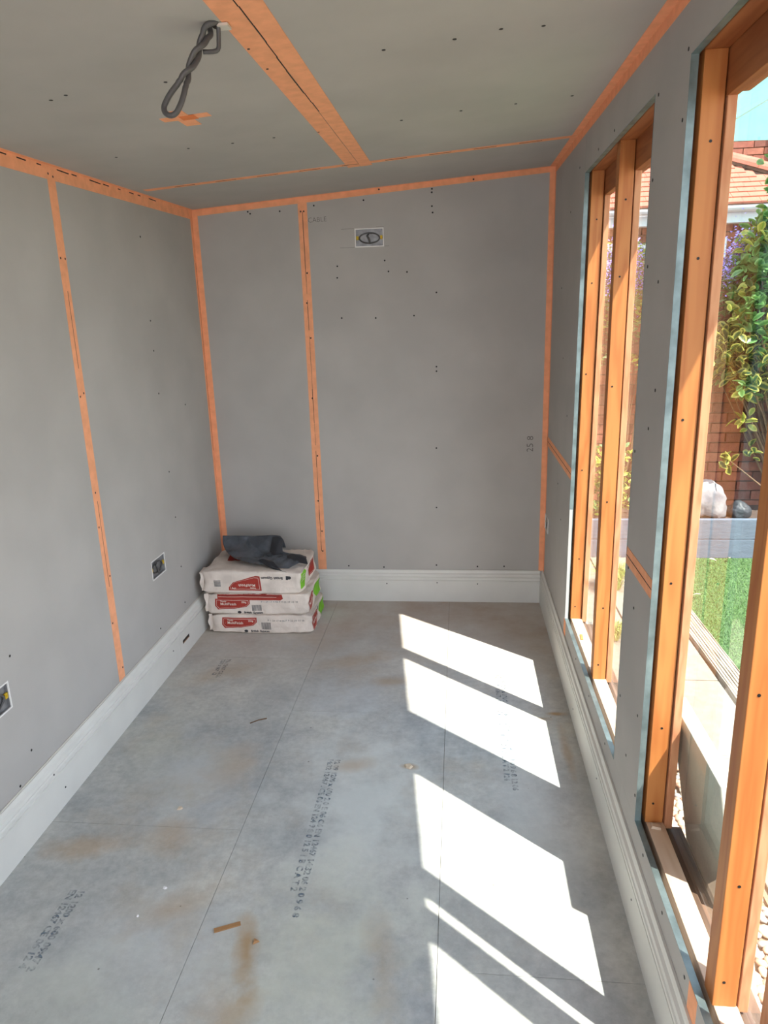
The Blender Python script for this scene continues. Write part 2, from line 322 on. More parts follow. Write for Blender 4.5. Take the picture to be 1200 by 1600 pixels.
# ---- ceiling
def slantbox(mb, x0, x1, y0, y1, d0, d1):
    return mb.prism([(x, y, zc(x, y) + d) for d in (d0, d1) for (x, y) in ((x0, y0), (x1, y0), (x1, y1), (x0, y1))])
ce = S('ceiling', slantbox(MB(), XL - .10, XR + .14, YN - .1, YB + .10, .0135, .05), M_mort)
CX, CY = -.41, 3.17
for (a, b, c, d) in ((XL - .02, CX, .78, CY), (CX, XR + .02, .78, CY), (XL - .02, XR + .02, CY, YB + .02), (XL - .02, CX, YN, .78), (CX, XR + .02, YN, .78)):
    slantbox(MB(), a + G, b - G, c + G, d - G, 0, .0125).build('plasterboard', M_board, ce)
def ctape(x0, x1, y0, y1, d=.0008, m=M_tape):
    mb = MB(); slantbox(mb, x0, x1, y0, y1, -d, 0); mb.build('joint_tape', m, ce)
ctape(CX - .052, CX - .001, .3, 3.235); ctape(CX + .001, CX + .05, .3, 3.235, .0012)
ctape(XL + .05, XR, CY - .020, CY + .026, .0006)
ctape(XL, XL + .012, YN, YB); ctape(XR - .028, XR, YN, YB); ctape(XL, XR, YB - .014, YB)
ctape(-.84, -.70, 2.155, 2.195, .0010); ctape(-.80, -.755, 2.10, 2.265, .0014); ctape(-.785, -.74, 2.155, 2.2, .0017, M_tape2)
mb = MB(); pts = [(CX + .002 * math.sin(y * 9), y) for y in [1.2 + .1 * i for i in range(12)]]
for i in range(len(pts) - 1): slantbox(mb, pts[i][0] - .001, pts[i][0] + .0012, pts[i][1], pts[i + 1][1], -.0018, -.0009)
for i in range(9): slantbox(mb, -1.2 + i * .18, -1.2 + i * .18 + .09, CY + .002, CY + .006, -.0011, -.0004)
mb.build('joint_crack', M_gap, ce)
mb = MB()
for (x, y) in [(-.172, 1.857), (-.009, 1.854), (.094, 1.832), (.189, 1.851), (-.456, 1.724), (-.452, 1.869), (-.37, 1.865), (-.184, 2.543), (.007, 2.522), (.178, 2.526), (-.459, 2.55), (-.387, 2.554),
               (-.608, 2.548), (-.75, 2.55), (-.70, 1.86), (-.95, 1.85), (-.9, 2.54), (-1.15, 2.53), (.35, 2.52), (.2, 1.2), (0, 1.2), (-.7, 1.2), (-1.0, 1.87)]:
    mb.disc((x, y, zc(x, y) - .0009), (0, 0, 1), .0048)
mb.build('screw_heads', M_screw, ce)['kind'] = 'stuff'

# ---- walls: backing + boards
def wallprism(mb, pts, axis, c0, c1):
    """pts: polygon in (a,z); axis 'x': a=y extruded in x; 'y': a=x extruded in y."""
    n = len(pts); P = [((c, a, z) if axis == 'x' else (a, c, z)) for c in (c0, c1) for (a, z) in pts]
    return mb.add(P, [tuple(range(n)), tuple(range(n, 2 * n))[::-1]] + [(k, n + k, n + (k + 1) % n, (k + 1) % n) for k in range(n)])
e = .0015
wl = S('wall_left', wallprism(MB(), [(YN, -.06), (YB + .1, -.06), (YB + .1, zc(XL, YB) + .012), (YN, zc(XL, YN) + .010)], 'x', XL - .10, XL - .0135), M_mort)
BOXL = [(3.02, .52), (1.825, .512)]     # socket cut-outs (y, z)
def lboard(y0, y1, cuts=()):
    mb = MB(); zt0, zt1 = zc(XL, y0) - e, zc(XL, y1) - e; ys = [y0 + e]
    x0, x1 = XL - .0125, XL
    if not cuts:
        wallprism(mb, [(y0 + e, 0), (y1 - e, 0), (y1 - e, zt1), (y0 + e, zt0)], 'x', x0, x1)
    else:
        a = y0 + e
        for (cy, cz) in cuts:
            wallprism(mb, [(a, 0), (cy - .073, 0), (cy - .073, zc(XL, cy) - e), (a, zc(XL, a) - e)], 'x', x0, x1)
            mb.box(x0, x1, cy - .073, cy + .073, 0, cz - .043); wallprism(mb, [(cy - .073, cz + .043), (cy + .073, cz + .043), (cy + .073, zc(XL, cy) - e), (cy - .073, zc(XL, cy) - e)], 'x', x0, x1)
            a = cy + .073
        wallprism(mb, [(a, 0), (y1 - e, 0), (y1 - e, zt1), (a, zc(XL, a) - e)], 'x', x0, x1)
    return mb.build('plasterboard', M_board, wl)
# cavity wall around the boxes: cut the backing visually by recessed box shells (they sit in front of it)
lboard(2.515, YB, [(2.975, .52)]); lboard(1.315, 2.515, [(1.765, .512)]); lboard(.115, 1.315); lboard(YN, .115)
wb_ = S('wall_back', wallprism(MB(), [(XL - .1, -.06), (XR + .14, -.06), (XR + .14, zc(XR, YB) + .012), (XL - .1, zc(XL, YB) + .006)], 'y', YB + .0135, YB + .10), M_mort)
def bboard(x0, x1, cut=None):
    mb = MB(); f = lambda x: zc(x, YB) - e; y0, y1 = YB, YB + .0125
    if not cut: wallprism(mb, [(x0 + e, 0), (x1 - e, 0), (x1 - e, f(x1)), (x0 + e, f(x0))], 'y', y0, y1)
    else:
        a, b, c, d = cut
        wallprism(mb, [(x0 + e, 0), (a, 0), (a, f(a)), (x0 + e, f(x0))], 'y', y0, y1)
        wallprism(mb, [(b, 0), (x1 - e, 0), (x1 - e, f(x1)), (b, f(b))], 'y', y0, y1)
        mb.box(a, b, y0, y1, 0, c); wallprism(mb, [(a, d), (b, d), (b, f(b)), (a, f(a))], 'y', y0, y1)
    mb.build('plasterboard', M_board, wb_)
bboard(XL, -.797); bboard(-.797, XR, (-.530, -.384, 1.947, 2.035))

# ---- right wall with two window openings
W1n, W1f = 1.97, 2.99; W2n, W2f = .15, 1.695; ZS, ZH = .262, 2.095; W1ft, W1fb = 2.965, 3.035
XO = XR + .1015
wr = MB()
def rw(mb, y0, y1, z0, z1, x0, x1, y0t=None, y1t=None):
    y0t = y0 if y0t is None else y0t; y1t = y1 if y1t is None else y1t
    zt = lambda y: (zc(XR, y) - e) if z1 is None else z1
    wallprism(mb, [(y0, z0), (y1, z0), (y1t, zt(y1t)), (y0t, zt(y0t))], 'x', x0, x1)
xb0, xb1 = XR + .0135, XO
for (a, b, at, bt) in ((YN, W2n, YN, W2n), (W2f + .05, W1n - .05, W2f + .05, W1n - .05), (W1fb + .06, YB + .1, W1ft + .06, YB + .1)): rw(wr, a, b, GZ, ZH + .03, xb0, xb1, at, bt)
rw(wr, YN, YB + .1, GZ, ZS - .05, xb0, xb1); rw(wr, YN, YB + .1, ZH + .03, 2.30, xb0, xb1)
wrr = S('wall_right', wr, M_sillsh)
def rboard(regs):
    mb = MB()
    for r in regs: rw(mb, *r[:4], XR, XR + .0125, *(r[4:] if len(r) > 4 else ()))
    mb.build('plasterboard', M_board, wrr)
ZJ = .930
def fx(z): return W1fb + (W1ft - W1fb) * (z - ZS) / (ZH - ZS)
rboard([(W1fb + .002, YB - e, 0, ZS)] and [(fx(ZJ), YB - e, ZJ + e, None, fx(ZH), YB - e), (W1n, fx(ZH), ZH, None)])
rboard([(fx(ZS), YB - e, 0, ZJ - e, fx(ZJ), YB - e)])
rboard([(W1n - .14, W1n, ZJ + e, None), (W2f, W1n - .14, ZJ + e, None)])
rboard([(W2f, W1n, ZS, ZJ - e), (W1n - .1, fx(ZS), 0, ZS - .0005)])
rboard([(W2n, W1n - .1 - e, 0, ZS - .0005)])
rboard([(W2n, W2f, ZH, None)]); rboard([(YN, W2n - .001, 0, None)])
def rtape(y0, y1, z0, z1, d=.0008, par=None):
    MB().box(XR - d, XR, y0, y1, z0, z1).build('joint_tape', M_tape, wrr)
rtape(fx(ZJ) + .003, YB, ZJ - .025, ZJ + .025); rtape(W2f + .003, W1n - .003, ZJ - .025, ZJ + .025)
rtape(YB - .026, YB, HB, 2.25); 
for (y0, y1) in ((3.0, 3.05), (1.165, 1.215)): rtape(y0, y1, HB, ZS - .003)
mb = MB(); wallprism(mb, [(YN, zc(XR, YN) - .03), (YB, zc(XR, YB) - .03), (YB, zc(XR, YB) - .001), (YN, zc(XR, YN) - .001)], 'x', XR - .0008, XR); mb.build('joint_tape', M_tape, wrr)
mb = MB()
for (a, b) in ((fx(ZJ) + .003, YB - .03), (W2f + .003, W1n - .003)): mb.box(XR - .0012, XR - .0008, a, b, ZJ - .001, ZJ + .0015)
mb.build('joint_crack', M_gap, wrr)
mb = MB()
for (y, z) in [(1.717, 2.11), (1.94, 2.085), (1.725, 1.98), (1.83, 1.659), (1.79, 1.408), (1.829, 1.309), (1.95, 1.229), (1.854, .815), (1.741, .554), (1.71, .33), (3.099, 2.136), (2.448, 2.122), (2.707, 2.122), (3.37, 1.391), (3.188, 1.154), (3.266, .658),
               (1.94, .9), (1.83, .373), (1.597, .235), (1.415, .232), (1.243, .235), (2.1, .232), (2.4, .234), (2.7, .23), (1.94, .5), (3.3, 2.0), (3.4, .8), (3.5, 1.7), (1.945, 1.9), (1.94, 1.7)]:
    mb.disc((XR + .0002, y, z), (-1, 0, 0), .0042)
mb.build('screw_heads', M_screw, wrr)['kind'] = 'stuff'

# tapes, cracks, screws of left and back walls
def ltape(y0, y1, z0, z1, d=.0008): MB().box(XL, XL + d, y0, y1, z0, z1).build('joint_tape', M_tape, wl)
wallprism(mb := MB(), [(2.49, HB - .005), (2.54, HB - .005), (2.537, zc(XL, 2.5) - .04), (2.487, zc(XL, 2.5) - .04)], 'x', XL, XL + .0007); mb.build('joint_tape', M_tape, wl)
ltape(YB - .032, YB, HB, zc(XL, YB) - .01, .0011)
wallprism(mb := MB(), [(YN, zc(XL, YN) - .052), (YB, zc(XL, YB) - .046), (YB, zc(XL, YB) - .001), (YN, zc(XL, YN) - .001)], 'x', XL, XL + .0009); mb.build('joint_tape', M_tape, wl)
mb = MB()
for k in range(14):
    y = 1.9 + k * .11 + random.uniform(-.02, .02); mb.box(XL + .0009, XL + .0013, y, y + random.uniform(.02, .09), zc(XL, y) - .010, zc(XL, y) - .006)
for (z0, z1) in ((1.45, 1.72), (.60, .95)): mb.box(XL + .0007, XL + .0010, 2.5145, 2.5165, z0, z1)
mb.box(XL + .0011, XL + .0014, YB - .015, YB - .0135, .9, 1.9)
mb.build('joint_crack', M_gap, wl)
mb = MB()
for (y, z) in [(3.186, 1.967), (1.87, .625), (1.889, .28), (3.193, 1.613), (3.191, 1.481), (3.194, 1.288), (3.225, .685), (3.227, .429), (2.918, .235), (3.225, .238), (1.807, .205), (3.21, .915), (2.50, 1.83), (2.53, 1.83), (2.50, 1.35), (2.527, 1.36),
               (2.5, .85), (2.53, .64), (2.50, .45), (2.53, .24), (1.9, 1.6), (1.9, 1.2), (2.51, .985), (3.84, 1.6), (3.845, 1.2), (3.84, .8), (2.496, 2.10), (2.525, 2.095), (3.5, 1.2)]:
    mb.disc((XL - .0002, y, z), (1, 0, 0), .0042)
mb.build('screw_heads', M_screw, wl)['kind'] = 'stuff'
def btape(x0, x1, z0, z1, d=.0008): MB().box(x0, x1, YB - d, YB, z0, z1).build('joint_tape', M_tape, wb_)
btape(-.82, -.772, HB - .005, zc(-.8, YB) - .027); btape(XL, XL + .03, HB, zc(XL, YB) - .01); btape(XR - .028, XR, HB - .003, zc(XR, YB) - .01, .0011)
wallprism(mb := MB(), [(XL, zc(XL, YB) - .032), (XR, zc(XR, YB) - .026), (XR, zc(XR, YB) - .001), (XL, zc(XL, YB) - .001)], 'y', YB - .0009, YB); mb.build('joint_tape', M_tape, wb_)
mb = MB(); px = -.797
for k in range(30):
    z0 = .3 + k * .062
    if z0 < 2.1: mb.box(px + random.uniform(-.001, .001) - .0008, px + .0012, YB - .0012, YB - .0008, z0, z0 + (.062 if random.random() < .8 else .03))
mb.build('joint_crack', M_gap, wb_)
mb = MB()
for (x, z) in [(-.134, 2.206), (-.135, 2.126), (-.132, 2.096), (-.117, 1.711), (-.121, 1.334), (-.121, 1.31), (-.126, .896), (-.129, .559), (-.133, .217), (-.48, 2.169), (-.4, 2.216), (-.629, 1.858), (-.632, 1.801), (-.618, 1.598), (-.437, 1.593),
               (-.235, 1.599), (-.381, 1.877), (-.363, 1.823), (-.267, 1.817), (.072, 2.24), (-1.083, 2.141), (-1.071, 2.131), (-.915, 2.136), (-.736, 2.155), (-.641, .21), (-.436, .203), (.1, .21), (.25, .212), (-.135, 2.19),
               (-.79, 2.13), (-.806, 2.13), (-.79, 1.83), (-.80, 1.68), (-.79, 1.50), (-.80, 1.18), (-.79, .86), (-.80, .6), (-.788, .42), (-.79, .3), (.458, 2.1), (.455, 1.7), (.457, 1.3), (.458, .98), (.455, .5), (.452, .25)]:
    mb.disc((x, YB + .0002, z), (0, -1, 0), .0046)
mb.build('screw_heads', M_screw, wb_)['kind'] = 'stuff'
# pencil writing and marks on the back wall
def wall_text(txt, x, z, size, rot, off=-.0006):
    me = text_mesh('pencil_writing', txt, size, off); me.materials.append(M_pencil); o = link('pencil_writing', me, wb_)
    o.location = (x, YB - .0004, z); o.rotation_euler = (math.pi / 2, rot, 0)
wall_text('CABLE', -.772, 2.075, .034, -.03); wall_text('25 8', .395, .868, .05, -math.pi / 2)
mb = MB()
for (x0, x1, z) in ((-.60, -.535, 2.036), (-.61, -.535, 1.946), (-.378, -.355, 1.947), (-.42, -.38, 2.04)): mb.box(x0, x1, YB - .0006, YB - .0001, z, z + .0012)
mb.build('pencil_line', M_pencil, wb_)

# ---- skirting boards
prof = [(0, 0), (.020, 0), (.020, .128), (.0150, .130), (.0150, .134), (.0205, .137), (.0205, .147), (.0165, .151), (.019, .157), (.0165, .166), (.010, .172), (.009, .180), (.006, HB), (0, HB)]
def skirt(p, axis, c, sgn, a0, a1, name, k=1.0):
    mb = MB(); n = len(p); P = []
    for a in (a0, a1):
        for (d, z) in p: P.append((c + sgn * d * k, a, z) if axis == 'x' else (a, c + sgn * d * k, z))
    mb.add(P, [tuple(range(n)), tuple(range(n, 2 * n))[::-1]] + [(i, n + i, n + (i + 1) % n, (i + 1) % n) for i in range(n)])
    return S(name, mb, M_mdf)
bl = skirt(prof, 'x', XL + .0001, 1, YN, 3.065, 'baseboard_left'); b2 = skirt(prof, 'x', XL + .0001, 1, 3.0665, YB - .0201, 'baseboard_left')
bb = skirt(prof, 'y', YB - .0001, -1, XL + .0202, XR - .0202, 'baseboard_back'); br = skirt(prof, 'x', XR - .0001, -1, YN, YB - .0001, 'baseboard_right', 1.0)
mb = MB().box(XL + .0195, XL + .0203, 3.10, 3.185, .068, .086); mb.build('cable_slot', M_gap, b2)
MB().box(XL + .0202, XL + .0206, 3.11, 3.178, .0685, .073).build('slot_lip', M_chipb, b2)
mb = MB()
for y, z in ((2.98, .09), (2.0, .06), (1.95, .145)): mb.disc((XL + .0199, y, z), (1, 0, 0), .0035)
mb.build('nail_heads', M_screw, bl)['kind'] = 'stuff'
mb = MB()
for x in (-.42, -.13, .1): mb.disc((x, YB - .0199, .11 + .01 * math.sin(x * 30)), (0, -1, 0), .0035)
mb.build('nail_heads', M_screw, bb)['kind'] = 'stuff'
mb = MB()
for y, z in ((2.6, .06), (2.1, .1), (1.6, .09)): mb.disc((XR - .0199, y, z), (-1, 0, 0), .003)
mb.build('nail_heads', M_screw, br)['kind'] = 'stuff'
MB().box(XL + .001, XL + .003, YN, 3.8, HB, HB + .006).build('glue_bead', M_edge, bl)

# ---- windows
def make_window(name, n0, n1b, n1t, mids, label):
    """n0 near edge, n1 far edge; mids = list of near faces of 45 mm posts."""
    w = empty(name, (XR + .05, (n0 + n1b) / 2, ZS), kind='structure'); tag(w, label)
    xi, xo = .495, .541
    def post(y0b, y0t, d=.045, z1=ZH + .005, holes=True):
        p = MB().prism([(xi, y0b, ZS), (xo, y0b, ZS), (xo, y0b + d, ZS), (xi, y0b + d, ZS), (xi, y0t, z1), (xo, y0t, z1), (xo, y0t + d, z1), (xi, y0t + d, z1)]).build('post', M_wood, w, bevel=.0015)
        if holes:
            mb = MB()
            for z in (ZS + .06, .55, .95, 1.35, 1.7, 1.93):
                t = (z - ZS) / (ZH - ZS); yy = y0b + (y0t - y0b) * t
                mb.disc((xi + .02 + .006 * math.sin(z * 50), yy + .0004, z), (0, -1, 0), .0032)
            mb.build('screw_holes', M_screw, p)['kind'] = 'stuff'
        return p
    post(n1b - .005, n1t - .005)
    for m in mids: post(m, m, .046)
    if n0 > 0: post(n0 + .002, n0 + .002, .026, holes=False)
    # sawn glazing strips between the posts and the glass
    for (yb, yt) in [(n1b - .012, n1t - .012)] + [(m_, m_) for m_ in mids] + [(n0 - .022, n0 - .022)]:
        MB().prism([(.5445, yb, ZS - .012), (.5645, yb, ZS - .012), (.5645, yb + .048, ZS - .012), (.5445, yb + .048, ZS - .012), (.5445, yt, ZH), (.5645, yt, ZH), (.5645, yt + .048, ZH), (.5445, yt + .048, ZH)]).build('glazing_strip', M_sawn, w, bevel=.0015)
    # head and sill timbers
    MB().box(.494, .543, n0 + .002, n1t + .04, ZH + .005, ZH + .05).build('head_beam', M_woodb, w, bevel=.002)
    MB().box(.5435, .566, n0 - .03, n1t + .04, 2.012, ZH + .05).build('head_beam', M_woodb, w, bevel=.0015)
    MB().box(.575, .605, n0 - .03, n1t + .04, 2.03, 2.25).build('head_beam', M_woodb, w, bevel=.002)
    MB().box(.4985, .5445, n0 + .002, n1b + .04, ZS - .045, ZS).build('sill', M_sill, w, bevel=.0015)
    MB().box(.552, .566, n0 - .03, n1b + .04, ZS - .06, ZS - .022).build('outer_sill', M_sillsh, w, bevel=.0015)
    MB().box(.5735, .606, n0 - .03, n1b + .04, ZS - .10, ZS - .045).build('outer_sill', M_sillsh, w, bevel=.002)
    MB().box(.5447, .5517, n0 - .02, n1b + .03, ZS - .05, ZS - .02).build('sill_gap', M_gap, w)
    # galvanised angle beads
    t = .0012; d = .015
    MB().prism([(XR - .0008, n1b - t - .0005, ZS), (XR + d, n1b - t - .0005, ZS), (XR + d, n1b - .0005, ZS), (XR - .0008, n1b - .0005, ZS), (XR - .0008, n1t - t - .0005, ZH), (XR + d, n1t - t - .0005, ZH), (XR + d, n1t - .0005, ZH), (XR - .0008, n1t - .0005, ZH)]).build('angle_bead', M_galv, w)
    MB().box(XR - .0008, XR + d, n0 + .0005, n1t - .002, ZH - t - .0005, ZH - .0005).build('angle_bead', M_galv, w)
    MB().box(XR - .0008, XR + d, n0 + .0005, n1b - .002, ZS + .0005, ZS + t + .0005).build('angle_bead', M_galv, w)
    MB().box(XR - .0008, XR + d, n0 + .0005, n0 + t + .0005, ZS + .002, ZH - .002).build('angle_bead', M_galv, w)
    ys = [n0 - .01] + [m + .023 for m in mids] + [n1b + .01]
    for i in range(len(ys) - 1):
        a, b = ys[i], ys[i + 1]; bt = n1t + .01 if i == len(ys) - 2 else b
        MB().prism([(.5675, a + .002, ZS - .01), (.5705, a + .002, ZS - .01), (.5705, b - .002, ZS - .01), (.5675, b - .002, ZS - .01), (.5675, a + .002, 2.06), (.5705, a + .002, 2.06), (.5705, bt - .002, 2.06), (.5675, bt - .002, 2.06)]).build('glass_pane', M_glass, w)
    return w
make_window('window_1', W1n, W1fb, W1ft, [2.475], 'far window with one orange pine mullion beside the grey pier')
make_window('window_2', W2n, W2f, W2f, [1.158], 'near window with orange pine posts running out of the frame')
W2 = bpy.data.objects['window_2']
MB().box(.5447, .5665, .983, 1.072, ZS - .012, ZH).build('door_post', M_sawn, W2, bevel=.002); MB().box(.5735, .602, .960, 1.040, ZS - .012, ZH).build('door_post', M_sawn, W2, bevel=.002)

# ---- roof over the room (eave edge throws the top of the sun patches)
def ex(y): return .718 - .1185 * (y - 2.84)
S('roof', MB().box(XL - .3, .605, YN - .3, YB + .3, 2.38, 2.50).prism([(.605, YN - .3, 2.25), (ex(YN - .3), YN - .3, 2.25), (ex(YB + .3), YB + .3, 2.25), (.605, YB + .3, 2.25), (.605, YN - .3, 2.50), (ex(YN - .3), YN - .3, 2.50), (ex(YB + .3), YB + .3, 2.50), (.605, YB + .3, 2.50)]), M_sleep)
def sock(axis, c, a, z, label, wid=.146, hgt=.088, loop=True):
    """white-rimmed steel back box; axis 'x+' opens to +x (left wall), 'x-' to -x, 'y-' to -y"""
    t = empty('socket_box', {'x+': (c, a, z), 'x-': (c, a, z), 'y-': (a, c, z)}[axis], label, 'socket box')
    def P(u, w, d):  # u along wall, w up, d depth into wall (negative = proud)
        return {'x+': (c - d, a + u, z + w), 'x-': (c + d, a + u, z + w), 'y-': (a + u, c + d, z + w)}[axis]
    def bx(mb, u0, u1, w0, w1, d0, d1):
        p, q = P(u0, w0, d0), P(u1, w1, d1); return mb.box(*[f(p[i], q[i]) for i in range(3) for f in (min, max)])
    U, V, D = wid / 2 - .001, hgt / 2 - .001, .0128
    mb = MB(); bx(mb, -U, U, -V, V, .0112, D)
    bx(mb, -U, U, -V, -V + .0015, .002, .0112); bx(mb, -U, U, V - .0015, V, .002, .0112); bx(mb, -U, -U + .0015, -V, V, .002, .0112); bx(mb, U - .0015, U, -V, V, .002, .0112)
    mb.build('box_shell', M_steelbox, t)
    mb = MB(); r = .005
    bx(mb, -U - r / 2, U + r / 2, V - r / 2, V + r / 2, -.0015, .002); bx(mb, -U - r / 2, U + r / 2, -V - r / 2, -V + r / 2, -.0015, .002)
    bx(mb, -U - r / 2, -U + r / 2, -V + r / 2, V - r / 2, -.0015, .002); bx(mb, U - r / 2, U + r / 2, -V + r / 2, V - r / 2, -.0015, .002)
    mb.build('rim', M_white, t)
    for s in (-1, 1):
        mb = MB(); bx(mb, s * (U - .010) - .006, s * (U - .010) + .006, -.009, .009, .003, .008); mb.tube([P(s * (U - .010), 0, .0025), P(s * (U - .010), 0, .0005)], .0035, 10)
        mb.build('screw_lug', M_brass, t)
    pts = []
    for k in range(33):
        th = math.pi * (1.5 + 2 * k / 32 * 1.0); rr = 1
        pts.append(P((U - .020) * math.cos(th), -.002 + (V - .014) * math.sin(th) * .85, .0065 - .0015 * math.sin(k)))
    mb = MB().tube(pts, .0036, 7); mb.tube([P(.002, -V + .012, .005), P(-.002, -.008, .003), P(-.012, .010, .0045), P(-.004, .016, .008)], .0052, 8)
    mb.build('cable_loop', M_cable, t, smooth=True)
    return t
sock('y-', YB, -.457, 1.991, 'white-rimmed steel socket box high on the back wall with looped grey cable')
sock('x+', XL, 2.975, .52, 'small white-rimmed socket box low on the left wall near the paper sacks')
sock('x+', XL, 1.765, .512, 'socket box low on the left wall cut off by the photo edge')
# narrow box on the right wall in the far corner
t = sock('x-', XR - .002, 3.77, .49, 'socket box on the right wall hidden beside the far corner tape', .12, .08)

# ---- hanging twisted cable from ceiling hole
hx, hy = -.476, 1.566; CB = (-.569, 1.53, 2.014); hz = zc(hx, hy)
cab = empty('ceiling_cable', (hx, hy, hz), 'grey electric cable twisted into a loop hanging from the ceiling', 'cable')
def bez(P, n=40):
    out = []
    for i in range(n):
        t = i / (n - 1) * (len(P) - 1); k = min(int(t), len(P) - 2); f = t - k
        p0 = Vector(P[max(k - 1, 0)]); p1 = Vector(P[k]); p2 = Vector(P[k + 1]); p3 = Vector(P[min(k + 2, len(P) - 1)])
        out.append(.5 * ((2 * p1) + (-p0 + p2) * f + (2 * p0 - 5 * p1 + 4 * p2 - p3) * f * f + (-p0 + 3 * p1 - 3 * p2 + p3) * f ** 3))
    return out
A = Vector((hx - .002, hy, hz + .01)); B = Vector(CB); ax = (B - A); N = 70
U1 = ax.cross(Vector((0, 1, .3))).normalized(); U2 = ax.cross(U1).normalized()
pts = []
for i in range(N):
    f = i / (N - 1); w = .0068 + (.005 * math.sin(f / .2 * math.pi) if f < .2 else 0) + (.0015 * math.sin(f * 23))
    ph = 2 * math.pi * 1.5 * min(f, .76) / .76 + .3
    if f > .72: w = .0068 + .0085 * math.sin(min(1, (f - .72) / .24) * math.pi / 2)
    pts.append(A + ax * f + (U1 * math.cos(ph) + U2 * math.sin(ph)) * w)
back = [A + ax * (i / (N - 1)) * 2 - p + ax * 0 for i, p in enumerate(pts)]; back = [2 * (A + ax * (i / (N - 1))) - p for i, p in enumerate(pts)]
c0 = A + ax; d1 = pts[-1] - c0
arc = [c0 + d1 * math.cos(t) + ax.normalized() * .016 * math.sin(t) for t in [math.pi * k / 12 for k in range(1, 12)]]
MB().tube(pts + arc + back[::-1], .0056, 9).build('cable_loop', M_cable, cab, smooth=True)
MB().tube(bez([(hx + .005, hy + .002, hz + .004), (-.474, 1.573, 2.14), (-.479, 1.572, 2.121), (-.505, 1.562, 2.117)], 14), .0045, 8).build('cable_tail', M_cable, cab, smooth=True)
mb = MB(); mb.disc((hx + .006, hy + .01, hz - .0016), (0, 0, -1), .016, .001, 12)
mb.build('cable_hole', M_gap, cab)
mb = MB(); mb.box(hx + .004, hx + .026, hy - .006, hy + .02, hz - .006, hz - .001); mb.build('torn_paper_flap', M_edge, cab)

# ================================================================== SACKS
def sack(name, x0, x1, y0, y1, z0, z1, seed, label, rotz=0.0):
    cx, cy = (x0 + x1) / 2, (y0 + y1) / 2; W_, D_, H_ = (x1 - x0) / 2, (y1 - y0) / 2, (z1 - z0) / 2
    bm = bmesh.new(); bmesh.ops.create_cube(bm, size=2); bmesh.ops.subdivide_edges(bm, edges=bm.edges[:], cuts=31, use_grid_fill=True)
    for v in bm.verts:
        x, y, z = v.co; n = 18; r = (abs(x) ** n + abs(y) ** n + abs(z) ** n) ** (-1 / n); x, y, z = x * r, y * r, z * r
        cr = 1 - .10 * abs(x) ** 10 - .07 * abs(y) ** 10 * (1 if y > 0 else .3)
        p = Vector((x * W_, y * D_, z * H_ * cr))
        pr = 1 - .5 * max(0, abs(z) - .8)
        nv = noise.noise_vector(Vector((p.x * 7 + seed * 5.1, p.y * 7, p.z * 9))) * .006
        rid = abs(noise.noise(Vector((p.x * 22 + seed * 3, p.y * 10, p.z * 16 + seed)))) * .015 * (.35 + abs(x) ** 4)
        p += nv; p -= Vector((x * rid * .6, (y * rid if abs(y) > .9 else 0), (z * rid if abs(z) > .9 else 0)))
        if abs(x) > .93:   # creased gusset ends
            p.x -= math.copysign(1, x) * .010 * (1 - abs(z)) * (1 - abs(y) * .3)
        if z < -.97: p.z = -H_
        v.co = p
    zc_ = z0 + H_
    M = Matrix.Translation((cx, cy, zc_)) @ Matrix.Rotation(rotz, 4, 'Z')
    bm.transform(M)
    mnz = min(v.co.z for v in bm.verts)
    for v in bm.verts: v.co.z += z0 - mnz
    root = empty('paper_sack', (cx, cy, z0), label, 'sack', 'stacked paper sacks')
    tree = BVHTree.FromBMesh(bm)
    me = bpy.data.meshes.new('sack_body'); bm.to_mesh(me); bm.free(); me.materials.append(M_paper); me.shade_smooth()
    body = link('sack_body', me, root)
    return dict(root=root, tree=tree, body=body, x0=x0, x1=x1, y0=y0, y1=y1, z0=z0, z1=z1)
